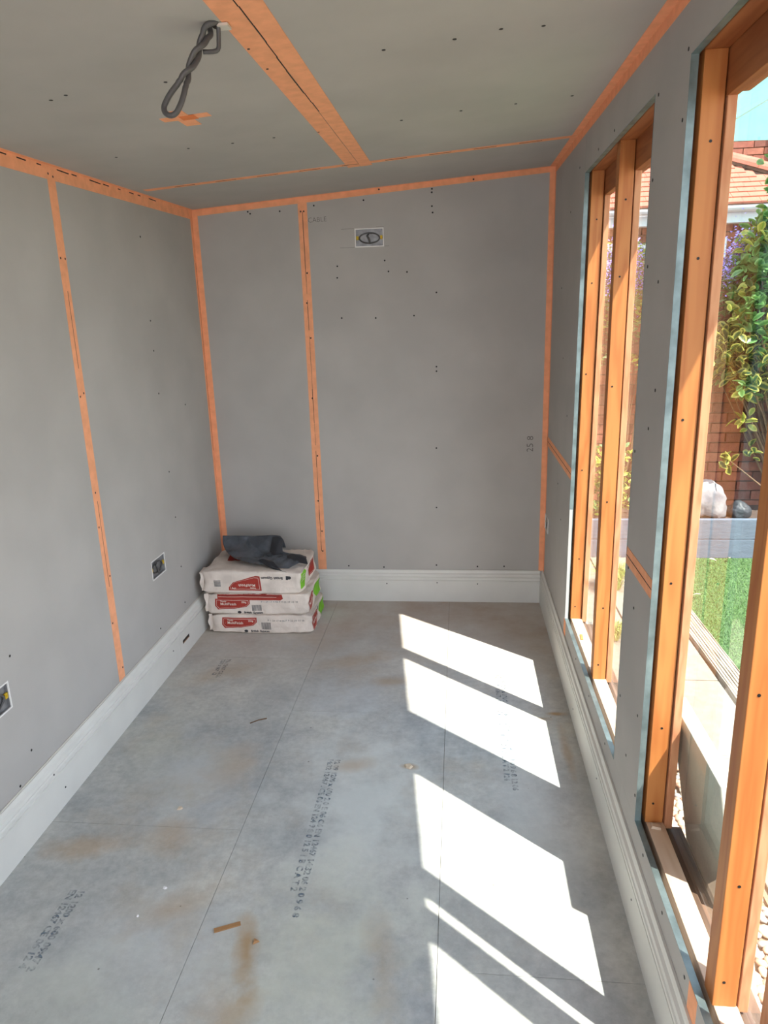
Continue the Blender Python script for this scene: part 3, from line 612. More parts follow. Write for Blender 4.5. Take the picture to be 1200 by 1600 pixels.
def decal(sk, name, poly, mat_, face, off, parent=None, me=None, cuts=16):
    """poly: points (a,z) on the front (a = x), end (a = y) or top (a=x, z=y); projected onto the sack surface"""
    bm = bmesh.new()
    if me is None:
        a0 = min(p[0] for p in poly); a1 = max(p[0] for p in poly); b0 = min(p[1] for p in poly); b1 = max(p[1] for p in poly)
        nx = max(2, int((a1 - a0) / .006)); ny = max(2, int((b1 - b0) / .006))
        vs = [[bm.verts.new((a0 + (a1 - a0) * i / nx, b0 + (b1 - b0) * j / ny, 0)) for j in range(ny + 1)] for i in range(nx + 1)]
        for i in range(nx):
            for j in range(ny): bm.faces.new((vs[i][j], vs[i + 1][j], vs[i + 1][j + 1], vs[i][j + 1]))
        ar = sum(poly[i][0] * poly[(i + 1) % len(poly)][1] - poly[(i + 1) % len(poly)][0] * poly[i][1] for i in range(len(poly)))
        for i in range(len(poly)):
            p, q = poly[i], poly[(i + 1) % len(poly)]; d = (q[0] - p[0], q[1] - p[1]); nn = Vector((d[1], -d[0], 0)) * (1 if ar > 0 else -1)
            if nn.length < 1e-9: continue
            bmesh.ops.bisect_plane(bm, geom=bm.verts[:] + bm.edges[:] + bm.faces[:], plane_co=(p[0], p[1], 0), plane_no=nn, clear_outer=True)
    else:
        bm.from_mesh(me)
        lg = [e_ for e_ in bm.edges if e_.calc_length() > .008]
        if lg: bmesh.ops.subdivide_edges(bm, edges=lg, cuts=2)
        bmesh.ops.triangulate(bm, faces=bm.faces[:])
    if not bm.verts: bm.free(); return None
    for v in bm.verts:
        a, b = v.co.x, v.co.y
        if face == 'front': o, d = Vector((a, sk['y0'] - .3, b)), Vector((0, 1, 0))
        elif face == 'end': o, d = Vector((sk['x1'] + .3, a, b)), Vector((-1, 0, 0))
        else: o, d = Vector((a, b, sk['z1'] + .3)), Vector((0, 0, -1))
        h = sk['tree'].ray_cast(o, d)[0]
        if h is None:
            h = Vector((a, sk['y0'] + .01, b)) if face == 'front' else (Vector((sk['x1'] - .01, a, b)) if face == 'end' else Vector((a, b, sk['z1'])))
        v.co = h - d * off
    m2 = bpy.data.meshes.new(name); bm.to_mesh(m2); bm.free(); m2.materials.append(mat_)
    return link(name, m2, parent or sk['root'])
def tdecal(sk, txt, a, b, size, mat_, face='front', off=.0020, rot=0.0, sx=1.0, bold=.0003, parent=None, shear=0):
    me = text_mesh('lettering', txt, size, bold, sx); c, s_ = math.cos(rot), math.sin(rot)
    for v in me.vertices:
        x, y = v.co.x, v.co.y; x += shear * y; v.co = (a + x * c - y * s_, b + x * s_ + y * c, 0)
    return decal(sk, 'lettering', None, mat_, face, off, parent, me)
def inset(poly, k):
    cx = sum(p[0] for p in poly) / len(poly); cy = sum(p[1] for p in poly) / len(poly); hx_ = max(p[0] for p in poly) - cx; hy_ = max(p[1] for p in poly) - cy
    return [(cx + (p[0] - cx) * (1 - k / hx_), cy + (p[1] - cy) * (1 - k / hy_)) for p in poly]
def redpanel(sk, poly, face='front', k=.007):
    p = decal(sk, 'printed_panel', poly, M_red, face, .0008)
    decal(sk, 'panel_border', inset(poly, k), M_pale, face, .0012, p); decal(sk, 'panel_field', inset(poly, k + .0016), M_red, face, .0016, p); return p
def barcode(sk, a, b, w, h, n=9):
    mb_ = None
    for i in range(n):
        a0 = a + w * i / n; decal(sk, 'barcode_bar', [(a0, b), (a0 + w / n * random.uniform(.45, .8), b), (a0 + w / n * .6, b + h), (a0, b + h)], M_stamp, 'front', .0009)
Z1, Z2, Z3 = .112, .236, .362
s1 = sack('paper_sack', -1.325, -.765, 3.372, 3.735, 0, Z1, 1, 'bottom cream paper sack of the three, resting on the floor')
s2 = sack('paper_sack', -1.330, -.778, 3.362, 3.735, Z1 - .002, Z2, 2, 'middle cream paper sack of the stack with a wide red band on its edge')
s3 = sack('paper_sack', -1.338, -.798, 3.345, 3.725, Z2 - .002, Z3, 3, 'top cream paper sack with upside-down print under the black plastic bag')
for sk in (s1, s2):
    x, z = sk['x0'] + (.075 if sk is s1 else .055), sk['z0'] + .030
    redpanel(sk, [(x + .01, z), (x + .10, z + .006), (x + .165, z + .018), (x + .185, z + .036), (x + .185, z + .062), (x, z + .062), (x - .005, z + .02)])
    tdecal(sk, 'Thistle', x + .026, z + .044, .012, M_pale, off=.0022)
    tdecal(sk, 'MultiFinish', x + .026, z + .026, .021, M_pale, off=.0022, sx=.95)
    tdecal(sk, '25kg', x + .140, z + .040, .014, M_pale, off=.0022)
    barcode(sk, x + .175 + (.035 if sk is s1 else .02), z - .004, .052, .040 if sk is s1 else .034)
    tdecal(sk, 'British Gypsum', x + .150, sk['z0'] + .011, .0155, M_ink, off=.0012, sx=1.05, bold=.0006)
    decal(sk, 'emblem', [(x + .125 + .011 * math.cos(t), sk['z0'] + .016 + .008 * math.sin(t)) for t in [k * .785 for k in range(8)]], M_ink, 'front', .0012)
    tdecal(sk, 'P 1 24 17 4 06 P 9 23 19 10 18', x + .245, z + .043, .0135, M_stamp, off=.0012, bold=0, sx=1.15)
    # right end: red and green leaves
    y = sk['y0'] + .02
    redpanel(sk, [(y + .01, z - .022), (y + .07, z - .01), (y + .14, z + .02), (y + .15, z + .046), (y + .10, z + .060), (y + .01, z + .062)], 'end', .006)
    tdecal(sk, 'MultiFinish', y + .022, z + .012, .022, M_pale, 'end', .0022, rot=.05)
    tdecal(sk, 'Thistle', y + .022, z + .040, .012, M_pale, 'end', .0022)
    decal(sk, 'green_panel', [(y + .22, z - .02), (y + .30, z - .02), (y + .33, z + .02), (y + .32, z + .058), (y + .20, z + .06), (y + .18, z + .02)], M_green, 'end', .0009)
    decal(sk, 'emblem', [(y + .165 + .012 * math.cos(t), z + .045 + .012 * math.sin(t)) for t in [k * .785 for k in range(8)]], M_stamp, 'end', .0009)
# red band on the upper edge of the middle sack
p = decal(s2, 'printed_band', [(-1.262, .196), (-.925, .196), (-.912, .205), (-.918, .232), (-1.262, .232)], M_red, 'front', .0009)
decal(s2, 'band_line', [(-1.258, .2125), (-.945, .2125), (-.945, .2145), (-1.258, .2145)], M_pale, 'front', .0014, p)
decal(s2, 'band_dark', [(-1.256, .216), (-.93, .216), (-.93, .232), (-1.256, .232)], M_redd, 'front', .0013, p)  # darker red upper strip of the band
# top sack, print upside down
pp = [(-1.19, .256), (-1.015, .256), (-1.022, .334), (-1.045, .336), (-1.165, .300), (-1.19, .272)]
redpanel(s3, pp, k=.009)
tdecal(s3, 'MultiFinish', -1.047, .291, .021, M_pale, off=.0022, rot=math.pi)
tdecal(s3, 'Thistle', -1.043, .273, .012, M_pale, off=.0022, rot=math.pi); tdecal(s3, '25kg', -1.15, .271, .012, M_pale, off=.0022, rot=math.pi)
for i in range(6):
    decal(s3, 'barcode_bar', [(-1.268, .275 + i * .006), (-1.232, .275 + i * .006), (-1.232, .279 + i * .006), (-1.268, .279 + i * .006)], M_stamp, 'front', .0009)
tdecal(s3, 'British Gypsum', -.90, .331, .0185, M_ink, off=.0012, rot=math.pi, bold=.0006)
p = decal(s3, 'emblem', [(-.885, .316), (-.873, .316), (-.873, .336), (-.885, .336)], M_ink, 'front', .0012)
decal(s3, 'emblem_leaf', [(-.868 + .011 * math.cos(t), .327 + .009 * math.sin(t)) for t in [k * .785 for k in range(8)]], M_ink, 'front', .0012, p)
y = s3['y0']
decal(s3, 'green_panel', [(y + .012, .262), (y + .06, .262), (y + .12, .285), (y + .13, .315), (y + .09, .345), (y + .012, .345)], M_green, 'end', .0009)
for i, (a, b) in enumerate(((.03, .318), (.025, .306), (.022, .294))): tdecal(s3, 'gypsum plaster', y + a, b, .010, M_pale, 'end', .0014)
redpanel(s3, [(y + .20, .262), (y + .32, .262), (y + .33, .34), (y + .22, .345), (y + .185, .30)], 'end', .006)
tdecal(s3, 'British Gypsum', y + .135, .33, .012, M_ink, 'end', .0012, bold=.0005)
decal(s3, 'red_corner', [(-1.245, 3.52), (-1.10, 3.52), (-1.14, 3.69), (-1.27, 3.69)], M_red, 'top', .0009)
# folded end flaps on the left ends
for sk, h in ((s1, .09), (s2, .10), (s3, .10)):
    mb = MB(); z = sk['z0'] + .012; x = sk['x0']; yy = sk['y0']
    P = []
    for i in range(9):
        f = i / 8; for_z = z + f * h
        bx_ = .007 * math.sin(f * 9 + sk['z0'] * 30)
        P.append([(x - .006 + bx_ * .6, yy + .012 + .008 * abs(f - .5), for_z), (x - .012 + bx_, yy + .10, for_z), (x + .012, yy + .10, for_z), (x + .012, yy + .020 + .008 * abs(f - .5), for_z)])
    for i in range(8):
        a, b = P[i], P[i + 1]; mb.prism([a[0], a[3], a[2], a[1], b[0], b[3], b[2], b[1]])
    mb.build('folded_flap', M_paper, sk['root'])

# black polythene bag lying on the sacks
def bag():
    root = empty('plastic_bag', (-1.05, 3.52, Z3), 'crumpled dark grey plastic rubble bag lying on the top sack', 'bag')
    def sheet(rows, name, amp, seed, m, sub=9):
        R_, C_ = len(rows), len(rows[0]); nu, nv = (C_ - 1) * sub, (R_ - 1) * sub
        def cr(P, t):
            k = min(int(t), len(P) - 2); f = t - k; p0 = P[max(k - 1, 0)]; p1 = P[k]; p2 = P[k + 1]; p3 = P[min(k + 2, len(P) - 1)]
            return .5 * ((2 * p1) + (-p0 + p2) * f + (2 * p0 - 5 * p1 + 4 * p2 - p3) * f * f + (-p0 + 3 * p1 - 3 * p2 + p3) * f ** 3)
        rows = [[Vector(p) for p in r] for r in rows]; V = []
        for j in range(nv + 1):
            col = [cr([r[c] for r in rows], j / sub) for c in range(C_)]
            for i in range(nu + 1):
                p = cr(col, i / sub); q = p * 16 + Vector((seed, seed * 2, 0))
                k1 = (1 - abs(noise.noise(Vector((q.x + q.z, q.y * .6 - q.x * .5, q.z)))) * 2.2) * amp; k2 = noise.noise(q * 2.6) * amp * .45
                d = Vector((0, -.6, .8)); V.append(p + d * (k1 + k2) * min(1, .4 + min(i, nu - i, j, nv - j) * .12))
        mb = MB(); w = nu + 1
        for k, p in enumerate(V): V[k] = Vector((p.x, p.y, max(p.z, .3585 if p.y > 3.40 else .30)))
        mb.add(V, [(j * w + i, j * w + i + 1, (j + 1) * w + i + 1, (j + 1) * w + i) for j in range(nv) for i in range(nu)])
        o = mb.build(name, m, root, smooth=True); s = o.modifiers.new('solid', 'SOLIDIFY'); s.thickness = .0012; s.offset = 1
        return o
    r0 = [(-1.298, 3.63, .462), (-1.2, 3.64, .458), (-1.11, 3.645, .456), (-1.02, 3.64, .462), (-.975, 3.63, .460)]
    r1 = [(-1.284, 3.59, .425), (-1.185, 3.59, .412), (-1.10, 3.58, .395), (-1.02, 3.58, .385), (-.965, 3.59, .392)]
    r2 = [(-1.243, 3.53, .397), (-1.132, 3.51, .386), (-1.045, 3.50, .380), (-.94, 3.50, .386), (-.805, 3.50, .386)]
    r3 = [(-1.165, 3.45, .388), (-1.07, 3.42, .376), (-1.003, 3.41, .372), (-.947, 3.385, .368), (-.875, 3.385, .366)]
    sheet([r0, r1, r2, r3], 'bag_sheet', .012, 1.3, M_plastic)
    # back of the bag behind the upright rim
    b1 = [(p[0] + .01, 3.70, .372) for p in r0]; b0 = [(p[0], p[1] + .002, p[2]) for p in r0]
    sheet([b0, [(p[0] + .005, 3.68, .42) for p in r0], b1], 'bag_back', .004, 5.3, M_plastic)
    # side fold and two lifted mouth edges, coloured black for the shaded bag inside
    sheet([[(-1.012, 3.615, .463), (-.985, 3.61, .464), (-.955, 3.60, .455)], [(-1.018, 3.585, .42), (-.985, 3.565, .418), (-.950, 3.57, .415)], [(-1.024, 3.56, .374), (-.985, 3.54, .372), (-.945, 3.55, .372)]], 'bag_fold', .003, 8.1, M_ink)
    sheet([[(-1.05, 3.45, .388), (-1.02, 3.43, .398), (-.96, 3.41, .392)], [(-1.0, 3.40, .372), (-.965, 3.375, .376), (-.91, 3.355, .366)], [(-.975, 3.39, .364), (-.94, 3.37, .362), (-.88, 3.35, .355)]], 'bag_fold', .004, 2.1, M_ink)
    sheet([[(-.91, 3.50, .394), (-.87, 3.49, .406), (-.80, 3.47, .392)], [(-.90, 3.46, .376), (-.86, 3.44, .379), (-.785, 3.43, .372)]], 'bag_fold', .003, 4.1, M_ink)
bag()

# floor debris
def chip(name, x, y, r, m, label, cat='debris', n=5, h=.006, seed=0):
    rnd = random.Random(seed); mb = MB(); k = n; c = [(x + r * rnd.uniform(.5, 1) * math.cos(6.283 * i / k), y + r * rnd.uniform(.4, 1) * math.sin(6.283 * i / k)) for i in range(k)]
    mb.add([(a, b, .0002) for a, b in c] + [(x + (a - x) * .7, y + (b - y) * .7, h * rnd.uniform(.6, 1)) for a, b in c], [tuple(range(k)), tuple(range(k, 2 * k))[::-1]] + [(i, (i + 1) % k, k + (i + 1) % k, k + i) for i in range(k)])
    tag(mb.build(name, m), label, cat)
chip('plaster_chip', -.951, 1.99, .016, M_chip, 'pale plaster lump on the floor board left of the long joint', seed=1)
chip('plaster_chip', -.864, 1.645, .008, M_white, 'tiny white plaster chip left of the wedge-shaped floor stain', seed=2)
chip('plaster_chip', -.90, 1.54, .006, M_white, 'tiny white plaster crumb nearest the camera left of the joint', seed=3)
chip('wood_splinter', -.545, 1.482, .018, M_chipb, 'brown triangular wood splinter beside the printed floor lettering', 'splinter', 3, seed=4)
chip('plaster_chip', -.19, 2.27, .022, M_chip, 'torn beige scrap on the floor at the corner of a sun patch', seed=5)
mb = MB().prism([(-.665, 1.50, .0004), (-.60, 1.53, .0004), (-.605, 1.542, .0004), (-.67, 1.512, .0004), (-.665, 1.50, .004), (-.60, 1.53, .003), (-.605, 1.542, .003), (-.67, 1.512, .004)])
tag(mb.build('wood_offcut', M_chipb), 'thin tan wood offcut lying on the floor left of the lettering', 'splinter')
mb = MB().tube([(-.86, 2.52, .003), (-.83, 2.545, .004), (-.80, 2.56, .003)], .0022, 6); tag(mb.build('twig', M_stem), 'small dark twig on the floor towards the left skirting', 'twig')
mb = MB().prism([(.505, 2.81, ZS + .0002), (.516, 2.81, ZS + .0002), (.520, 2.86, ZS + .0002), (.509, 2.862, ZS + .0002), (.505, 2.81, ZS + .004), (.516, 2.81, ZS + .004), (.520, 2.86, ZS + .003), (.509, 2.862, ZS + .003)])
tag(mb.build('tape_scrap', M_tape2), 'crumpled orange tape scrap on the far window sill', 'tape')
mb = MB().prism([(.505, 1.665, ZS + .0002), (.53, 1.66, ZS + .0002), (.534, 1.676, ZS + .0002), (.507, 1.682, ZS + .0002), (.508, 1.665, ZS + .009), (.53, 1.662, ZS + .006), (.532, 1.674, ZS + .006), (.509, 1.679, ZS + .009)])
tag(mb.build('wood_offcut', M_sill), 'pale wood shaving on the near window sill against its post', 'splinter')

# ================================================================== OUTSIDE
gnd = S('ground', MB().box(.605, 16, -6, 20, GZ - .30, GZ - .03), M_soil)
S('ground_slab', MB().box(-6, .604, -6, 20, GZ - .30, GZ - .06), M_soil)
# patio slabs
pat = S('patio', MB().box(.93, 1.245, -2.5, 5.07, GZ - .028, GZ - .012), M_soil)
ysl = [-2.5 + i * .958 for i in range(7)] + [5.07]
for i in range(7): MB().box(.95, 1.243, ysl[i] + .004, ysl[i + 1] - .004, GZ - .010, GZ + .002).build('paving_slab', M_conc, pat, bevel=.003)
MB().box(.66, .945, 3.15, 5.07, GZ - .028, GZ - .006).build('paving_slab', M_conc, pat, bevel=.003)
# pebbles
def pebble_mesh(i):
    bm = bmesh.new(); bmesh.ops.create_icosphere(bm, subdivisions=1 if i % 2 else 2, radius=1)
    for v in bm.verts: v.co = Vector((v.co.x * 1.25, v.co.y * .9, v.co.z * .55)) * (1 + .18 * noise.noise(v.co * 1.1 + Vector((i * 3, 0, 0))))
    me = bpy.data.meshes.new('pebble'); bm.to_mesh(me); bm.free(); me.materials.append(M_peb[i % 4]); me.shade_smooth(); return me
PM = [pebble_mesh(i) for i in range(8)]
peb = S('pebble_bed', MB().box(.606, .945, -2.5, 3.14, GZ - .029, GZ - .022), M_soil)
rp = random.Random(3); cells = []
yy = 2.98
while yy > -1.2:
    xx = .625
    while xx < .94:
        cells.append((xx + rp.uniform(-.008, .008), yy + rp.uniform(-.008, .008))); xx += .029
    yy -= .026
near = [c for c in cells if 1.25 < c[1] < 2.75 and c[0] > .66]; rp.shuffle(near); ind = set(near[:290])
stuff = MB()
for c in cells:
    r = rp.uniform(.013, .019); k = rp.randrange(8); M = Matrix.Translation((c[0], c[1], GZ - .012 + rp.uniform(0, .006))) @ Matrix.Rotation(rp.uniform(0, 6.28), 4, 'Z') @ Matrix.Scale(r, 4)
    if c in ind:
        o = bpy.data.objects.new('pebble', PM[k]); COL.objects.link(o); o.parent = peb; o.matrix_basis = M
    else:
        me = PM[1 + 2 * (k % 4)]; stuff.add([M @ v.co for v in me.vertices], [tuple(p.vertices) for p in me.polygons], k % 4)
so = stuff.build('small_pebbles', M_peb, peb, smooth=True, fix=False); so['kind'] = 'stuff'

# leaning precast slab against the glass
mb = MB(); a0, a1 = 1.427, 1.815; zt_ = .572; zb_ = GZ - .02
def lx(z): return .5735 + .168 * (zt_ - z)
mb.prism([(lx(zb_), a0, zb_), (lx(zb_) + .042, a0, zb_), (lx(zb_) + .042, a1, zb_), (lx(zb_), a1, zb_), (lx(zt_), a0, zt_), (lx(zt_) + .04, a0, zt_), (lx(zt_) + .04, a1, zt_), (lx(zt_), a1, zt_)])
sl = tag(mb.build('concrete_slab', M_slab, bevel=.003), 'pale grey precast concrete slab leaning outside against the near window', 'slab')

# lawn, edge board
LX0, LX1, LY0, LY1 = 1.375, 4.2, .4, 5.075
lawn = tag(MB().box(LX0, LX1, LY0, LY1, GZ - .029, GZ - .004).build('lawn', M_turf), 'green artificial lawn beside the grooved timber edge board', 'lawn')
rl = random.Random(5); mb = MB()
for i in range(52000):
    if i < 44000: x = rl.uniform(LX0 + .012, 2.7); y = rl.uniform(2.6, LY1 - .013)
    else: x = rl.uniform(LX0 + .012, LX1); y = rl.uniform(LY0, LY1 - .013)
    h = rl.uniform(.007, .014); a = rl.uniform(0, 3.14); w = .0024; dx, dy = math.cos(a) * w, math.sin(a) * w; lx_, ly_ = rl.uniform(-.006, .006), rl.uniform(-.006, .006)
    b = len(mb.v); mb.v += [(x - dx, y - dy, GZ - .004), (x + dx, y + dy, GZ - .004), (x + lx_, y + ly_, GZ - .004 + h)]; mb.f.append((b, b + 1, b + 2)); mb.m.append(0)
mb.build('turf_blades', M_blade, lawn, fix=False)['kind'] = 'stuff'
mb = MB(); n = 7; x0, x1 = 1.262, 1.372; P = []
prof2 = [(x0, GZ - .028), (x1, GZ - .028), (x1, GZ + .012)]
g = (x1 - x0) / n
for i in range(n):
    xr = x1 - i * g; prof2 += [(xr - g * .25, GZ + .012), (xr - g * .32, GZ + .007), (xr - g * .62, GZ + .007), (xr - g * .7, GZ + .012)]
prof2 += [(x0, GZ + .012)]; n2 = len(prof2)
mb.add([(x, y, z) for y in (.4, 5.07) for (x, z) in prof2], [tuple(range(n2)), tuple(range(n2, 2 * n2))[::-1]] + [(i, n2 + i, n2 + (i + 1) % n2, (i + 1) % n2) for i in range(n2)])
tag(mb.build('decking_board', M_deck), 'grooved weathered decking board laid flat along the lawn edge', 'board')

# raised planter of painted sleepers
pl = empty('raised_planter', (1.6, 5.1, GZ), 'low raised planter of two stacked grey painted sleepers before the brick wall', 'planter')
for (z0, z1) in ((GZ - .01, GZ + .132), (GZ + .135, GZ + .282)):
    for (a, b) in ((.60, 1.40), (1.403, 4.2)): MB().box(a, b, 5.085, 5.125, z0, z1).build('sleeper_board', M_sleep, pl, bevel=.004)
MB().box(.60, 4.2, 5.127, 5.56, GZ - .02, GZ + .262).build('soil', mat('dark_soil', hexl(78, 62, 52), .95, vary=.3, scale=30, bump=.8, bscale=50), pl)
def boulder(x, y, z, s, m, label, seed):
    bm = bmesh.new(); bmesh.ops.create_icosphere(bm, subdivisions=4, radius=1)
    for v in bm.verts:
        q = v.co.copy(); d = 1 + .28 * noise.noise(q * 1.1 + Vector((seed, 0, 0))) + .08 * noise.noise(q * 4 + Vector((seed, 0, 0))); v.co = Vector((q.x * s[0], q.y * s[1], max(q.z, -.45) * s[2])) * d
    mz = min(v.co.z for v in bm.verts)
    bm.transform(Matrix.Translation((x, y, z - mz))); me = bpy.data.meshes.new('boulder'); bm.to_mesh(me); bm.free(); me.materials.append(m)
    for p_ in me.polygons: p_.use_smooth = (p_.index % 7 != 0)
    tag(link('boulder', me), label, 'rock')
boulder(1.80, 5.27, GZ + .262, (.145, .11, .17), M_rock, 'large pale grey boulder standing on the raised planter', 3.3)
boulder(2.02, 5.24, GZ + .262, (.075, .07, .075), M_dark, 'small black boulder right of the large pale one', 7.7)

# garden brick wall
def brickwall(parent, x0, x1, y, z0, z1, part, bl=.225, bh=.075, d=.03, seed=1, far=False):
    rb = random.Random(seed); mj = .010; mesh = []
    for m in M_brk:
        mb_ = MB().box(-(bl - mj) / 2, (bl - mj) / 2, 0, d, -(bh - mj) / 2, (bh - mj) / 2); me = mb_.mesh('brick', m); mesh.append(me)
    st = MB(); row = 0; z = z0
    while z + bh <= z1 + .001:
        x = x0 - (bl / 2 if row % 2 else 0)
        while x < x1:
            a, b = max(x, x0), min(x + bl, x1); yy_ = y - d + rb.uniform(-.002, .003)
            if b - a > .05:
                full = abs(b - a - bl) < 1e-6; k = rb.choice((0, 0, 1, 2, 2))
                if full and part(x + bl / 2, z + bh / 2):
                    o = bpy.data.objects.new('brick', mesh[k]); COL.objects.link(o); o.parent = parent; o.matrix_parent_inverse = parent.matrix_basis.inverted(); o.location = (x + bl / 2, yy_, z + bh / 2)
                else: st.box(a + mj / 2, b - mj / 2, yy_, yy_ + d, z + mj / 2, z + bh - mj / 2, k)
            x += bl
        z += bh; row += 1
    if st.v: st.build('distant_bricks', M_brk, parent, fix=False)['kind'] = 'stuff'
gw = S('garden_wall', MB().box(.2, 6.0, 5.602, 5.80, GZ - .03, 1.93), M_mort)
brickwall(gw, .2, 6.0, 5.599, GZ + .0, 1.93, lambda x, z: (.75 < x < 2.65) and z > .1)

# plants ---------------------------------------------------------------
def leaf_geo(L, w, bend=.15, n=4):
    """leaf along +x; returns verts, faces, rim weights"""
    V, Fc, Rm_ = [], [], []
    for i in range(n + 1):
        f = i / n; hw = w * math.sin(math.pi * min(1, f * .92 + .04)) ** .75; z = -bend * L * f * f
        V += [(L * f, -hw, z + hw * .35), (L * f, 0, z), (L * f, hw, z + hw * .35)]; Rm_ += [1, 0 if i < n else 1, 1]
    for i in range(n):
        a = i * 3; Fc += [(a, a + 3, a + 4, a + 1), (a + 1, a + 4, a + 5, a + 2)]
    return V, Fc, Rm_
def leaf_mesh(name, L, w, m, bend=.15):
    V, Fc, R_ = leaf_geo(L, w, bend); me = bpy.data.meshes.new(name); me.from_pydata(V, [], Fc); me.materials.append(m)
    at = me.attributes.new('rim', 'FLOAT', 'POINT'); at.data.foreach_set('value', [float(r) for r in R_]); me.shade_smooth(); return me
def leaf_M(p, d, roll, s):
    d = Vector(d).normalized(); q = d.to_track_quat('X', 'Z'); return Matrix.Translation(p) @ q.to_matrix().to_4x4() @ Matrix.Rotation(roll, 4, 'X') @ Matrix.Scale(s, 4)
def plant(root, clusters, mats, L, w, nparts, rnd, per=7, spread=.06, up=.5):
    """clusters: list of (point, material index); rosettes of leaves; the first nparts leaves are parts"""
    meshes = [leaf_mesh('leaf', L, w, m) for m in mats]; cnt = 0
    SV = [[] for _ in mats]; SF = [[] for _ in mats]; SR = [[] for _ in mats]; G0 = leaf_geo(L, w)
    for (p, mi) in clusters:
        th = rnd.uniform(0, 6.28)
        for k in range(per):
            th += 2.4; el = rnd.uniform(-.8, 1.6) * up; d = (math.cos(th), math.sin(th), el)
            M = leaf_M(Vector(p) + Vector((rnd.uniform(-1, 1), rnd.uniform(-1, 1), rnd.uniform(-1, 1))) * spread, d, rnd.uniform(-1.3, 1.3), rnd.uniform(.65, 1.2))
            if cnt < nparts:
                o = bpy.data.objects.new('leaf', meshes[mi]); COL.objects.link(o); o.parent = root; o.matrix_parent_inverse = root.matrix_basis.inverted(); o.matrix_basis = M; cnt += 1
            else:
                b = len(SV[mi]); SV[mi] += [tuple(M @ Vector(v)) for v in G0[0]]; SF[mi] += [tuple(b + i for i in f) for f in G0[1]]; SR[mi] += G0[2]
    for mi, m in enumerate(mats):
        if SV[mi]:
            me = bpy.data.meshes.new('foliage'); me.from_pydata(SV[mi], [], SF[mi]); me.materials.append(m); at = me.attributes.new('rim', 'FLOAT', 'POINT'); at.data.foreach_set('value', [float(r) for r in SR[mi]]); me.shade_smooth()
            link('foliage', me, root)['kind'] = 'stuff'
def stems(root, base, tips, r=.008, rnd=random):
    mb = MB()
    for t_ in tips:
        t_ = Vector(t_); b = Vector(base) + Vector((rnd.uniform(-.06, .06), rnd.uniform(-.03, .03), 0)); mid = b.lerp(t_, .5) + Vector((rnd.uniform(-.08, .08), rnd.uniform(-.04, .04), .05))
        pts_ = bez([b, mid, t_], 8); mb.tube(pts_, [r * (1 - .75 * i / 7) for i in range(8)], 5)
    mb.build('stem', M_stem, root)
rv = random.Random(11)
# big variegated shrub in front of the wall, seen through the near window
sh = empty('variegated_shrub', (2.45, 5.36, GZ + .262), 'tall evergreen shrub with yellow-edged leaves on the planter against the brick wall', 'shrub')
cl = []
hand = [(1.90, .55, 0), (1.95, .52, 0), (2.08, .56, 0), (2.0, .80, 2), (2.03, .78, 2), (1.86, 1.22, 2), (1.88, 1.30, 0), (1.92, 1.27, 0), (2.0, 1.3, 0), (2.06, 1.2, 0), (1.98, 1.15, 0), (2.05, 1.05, 0), (2.12, 1.12, 0), (2.14, .98, 0), (2.2, 1.05, 0), (1.97, 1.05, 2),
        (2.0, 2.08, 1), (2.03, 2.15, 1), (1.93, 1.98, 2), (1.90, 2.02, 2), (2.1, 2.25, 1), (2.13, 2.05, 1), (2.15, 2.35, 1), (2.08, 1.95, 1), (1.86, 1.55, 2)]
for (x, z, mi) in hand: cl.append(((x, 5.30 + rv.uniform(-.1, .05), z), mi))
for i in range(820):
    x = rv.uniform(1.72, 3.0) if rv.random() < .5 else rv.uniform(1.75, 2.35); z = rv.uniform(1.0, 2.7)
    lim = 1.80 + .05 * math.sin(z * 9) + max(0, z - 1.45) * .30 + max(0, 1.2 - z) * .7
    if x < lim: continue
    y = 5.38 + rv.uniform(-.22, .12); cl.append(((x, y, z), 0 if z < 1.45 and rv.random() < .75 else (1 if rv.random() < .85 else 2)))
plant(sh, cl, [M_leafv, M_leafg, M_leafy], .080, .024, 280, rv, per=7, spread=.045, up=1.0)
stems(sh, (2.40, 5.38, GZ + .262), [c[0] for c in cl[::6]], .010, rv)
# wisteria with lilac flowers on top of the wall
wi = empty('wisteria', (1.5, 5.5, GZ + .262), 'climber with lilac flowers spilling over the top of the garden wall', 'climber')
cw = []
for i in range(330):
    x = rv.choice((rv.uniform(.85, 2.15), rv.uniform(.9, 1.4))); z = rv.uniform(1.2, 2.02)
    if z < 1.5 and 1.3 < x < 1.9: continue
    if x > 1.95 and z < 1.5: continue
    if z < 1.75 and rv.random() < .4: continue
    cw.append(((x, 5.44 + rv.uniform(-.09, .04), z), 0 if rv.random() < .75 else 1))
plant(wi, cw, [M_leafd, M_leafy], .045, .009, 0, rv, per=9, spread=.045)
mb = MB()
for i in range(2600):
    x = rv.choice((rv.gauss(1.22, .07), rv.gauss(1.92, .075), rv.gauss(1.92, .075), rv.gauss(1.05, .04), rv.uniform(1.0, 2.1))); z = 1.86 + rv.gauss(0, .085) + (.08 if x > 1.85 else .0); y = 5.38 + rv.uniform(-.07, .06)
    p = Vector((x, y, z)); s_ = rv.uniform(.006, .012); u = Vector((rv.gauss(0, 1), rv.gauss(0, 1), rv.gauss(0, 1))).normalized() * s_; w_ = u.orthogonal().normalized() * s_ * .6
    b = len(mb.v); mb.v += [tuple(p - u), tuple(p + w_), tuple(p + u), tuple(p - w_)]; mb.f.append((b, b + 1, b + 2, b + 3)); mb.m.append(0)
mb.build('flowers', M_purple, wi, fix=False)['kind'] = 'stuff'
stems(wi, (1.25, 5.5, GZ + .262), [(rv.uniform(.9, 2.1), 5.44 + rv.uniform(-.05, .05), rv.uniform(1.3, 2.0)) for _ in range(26)], .006, rv)
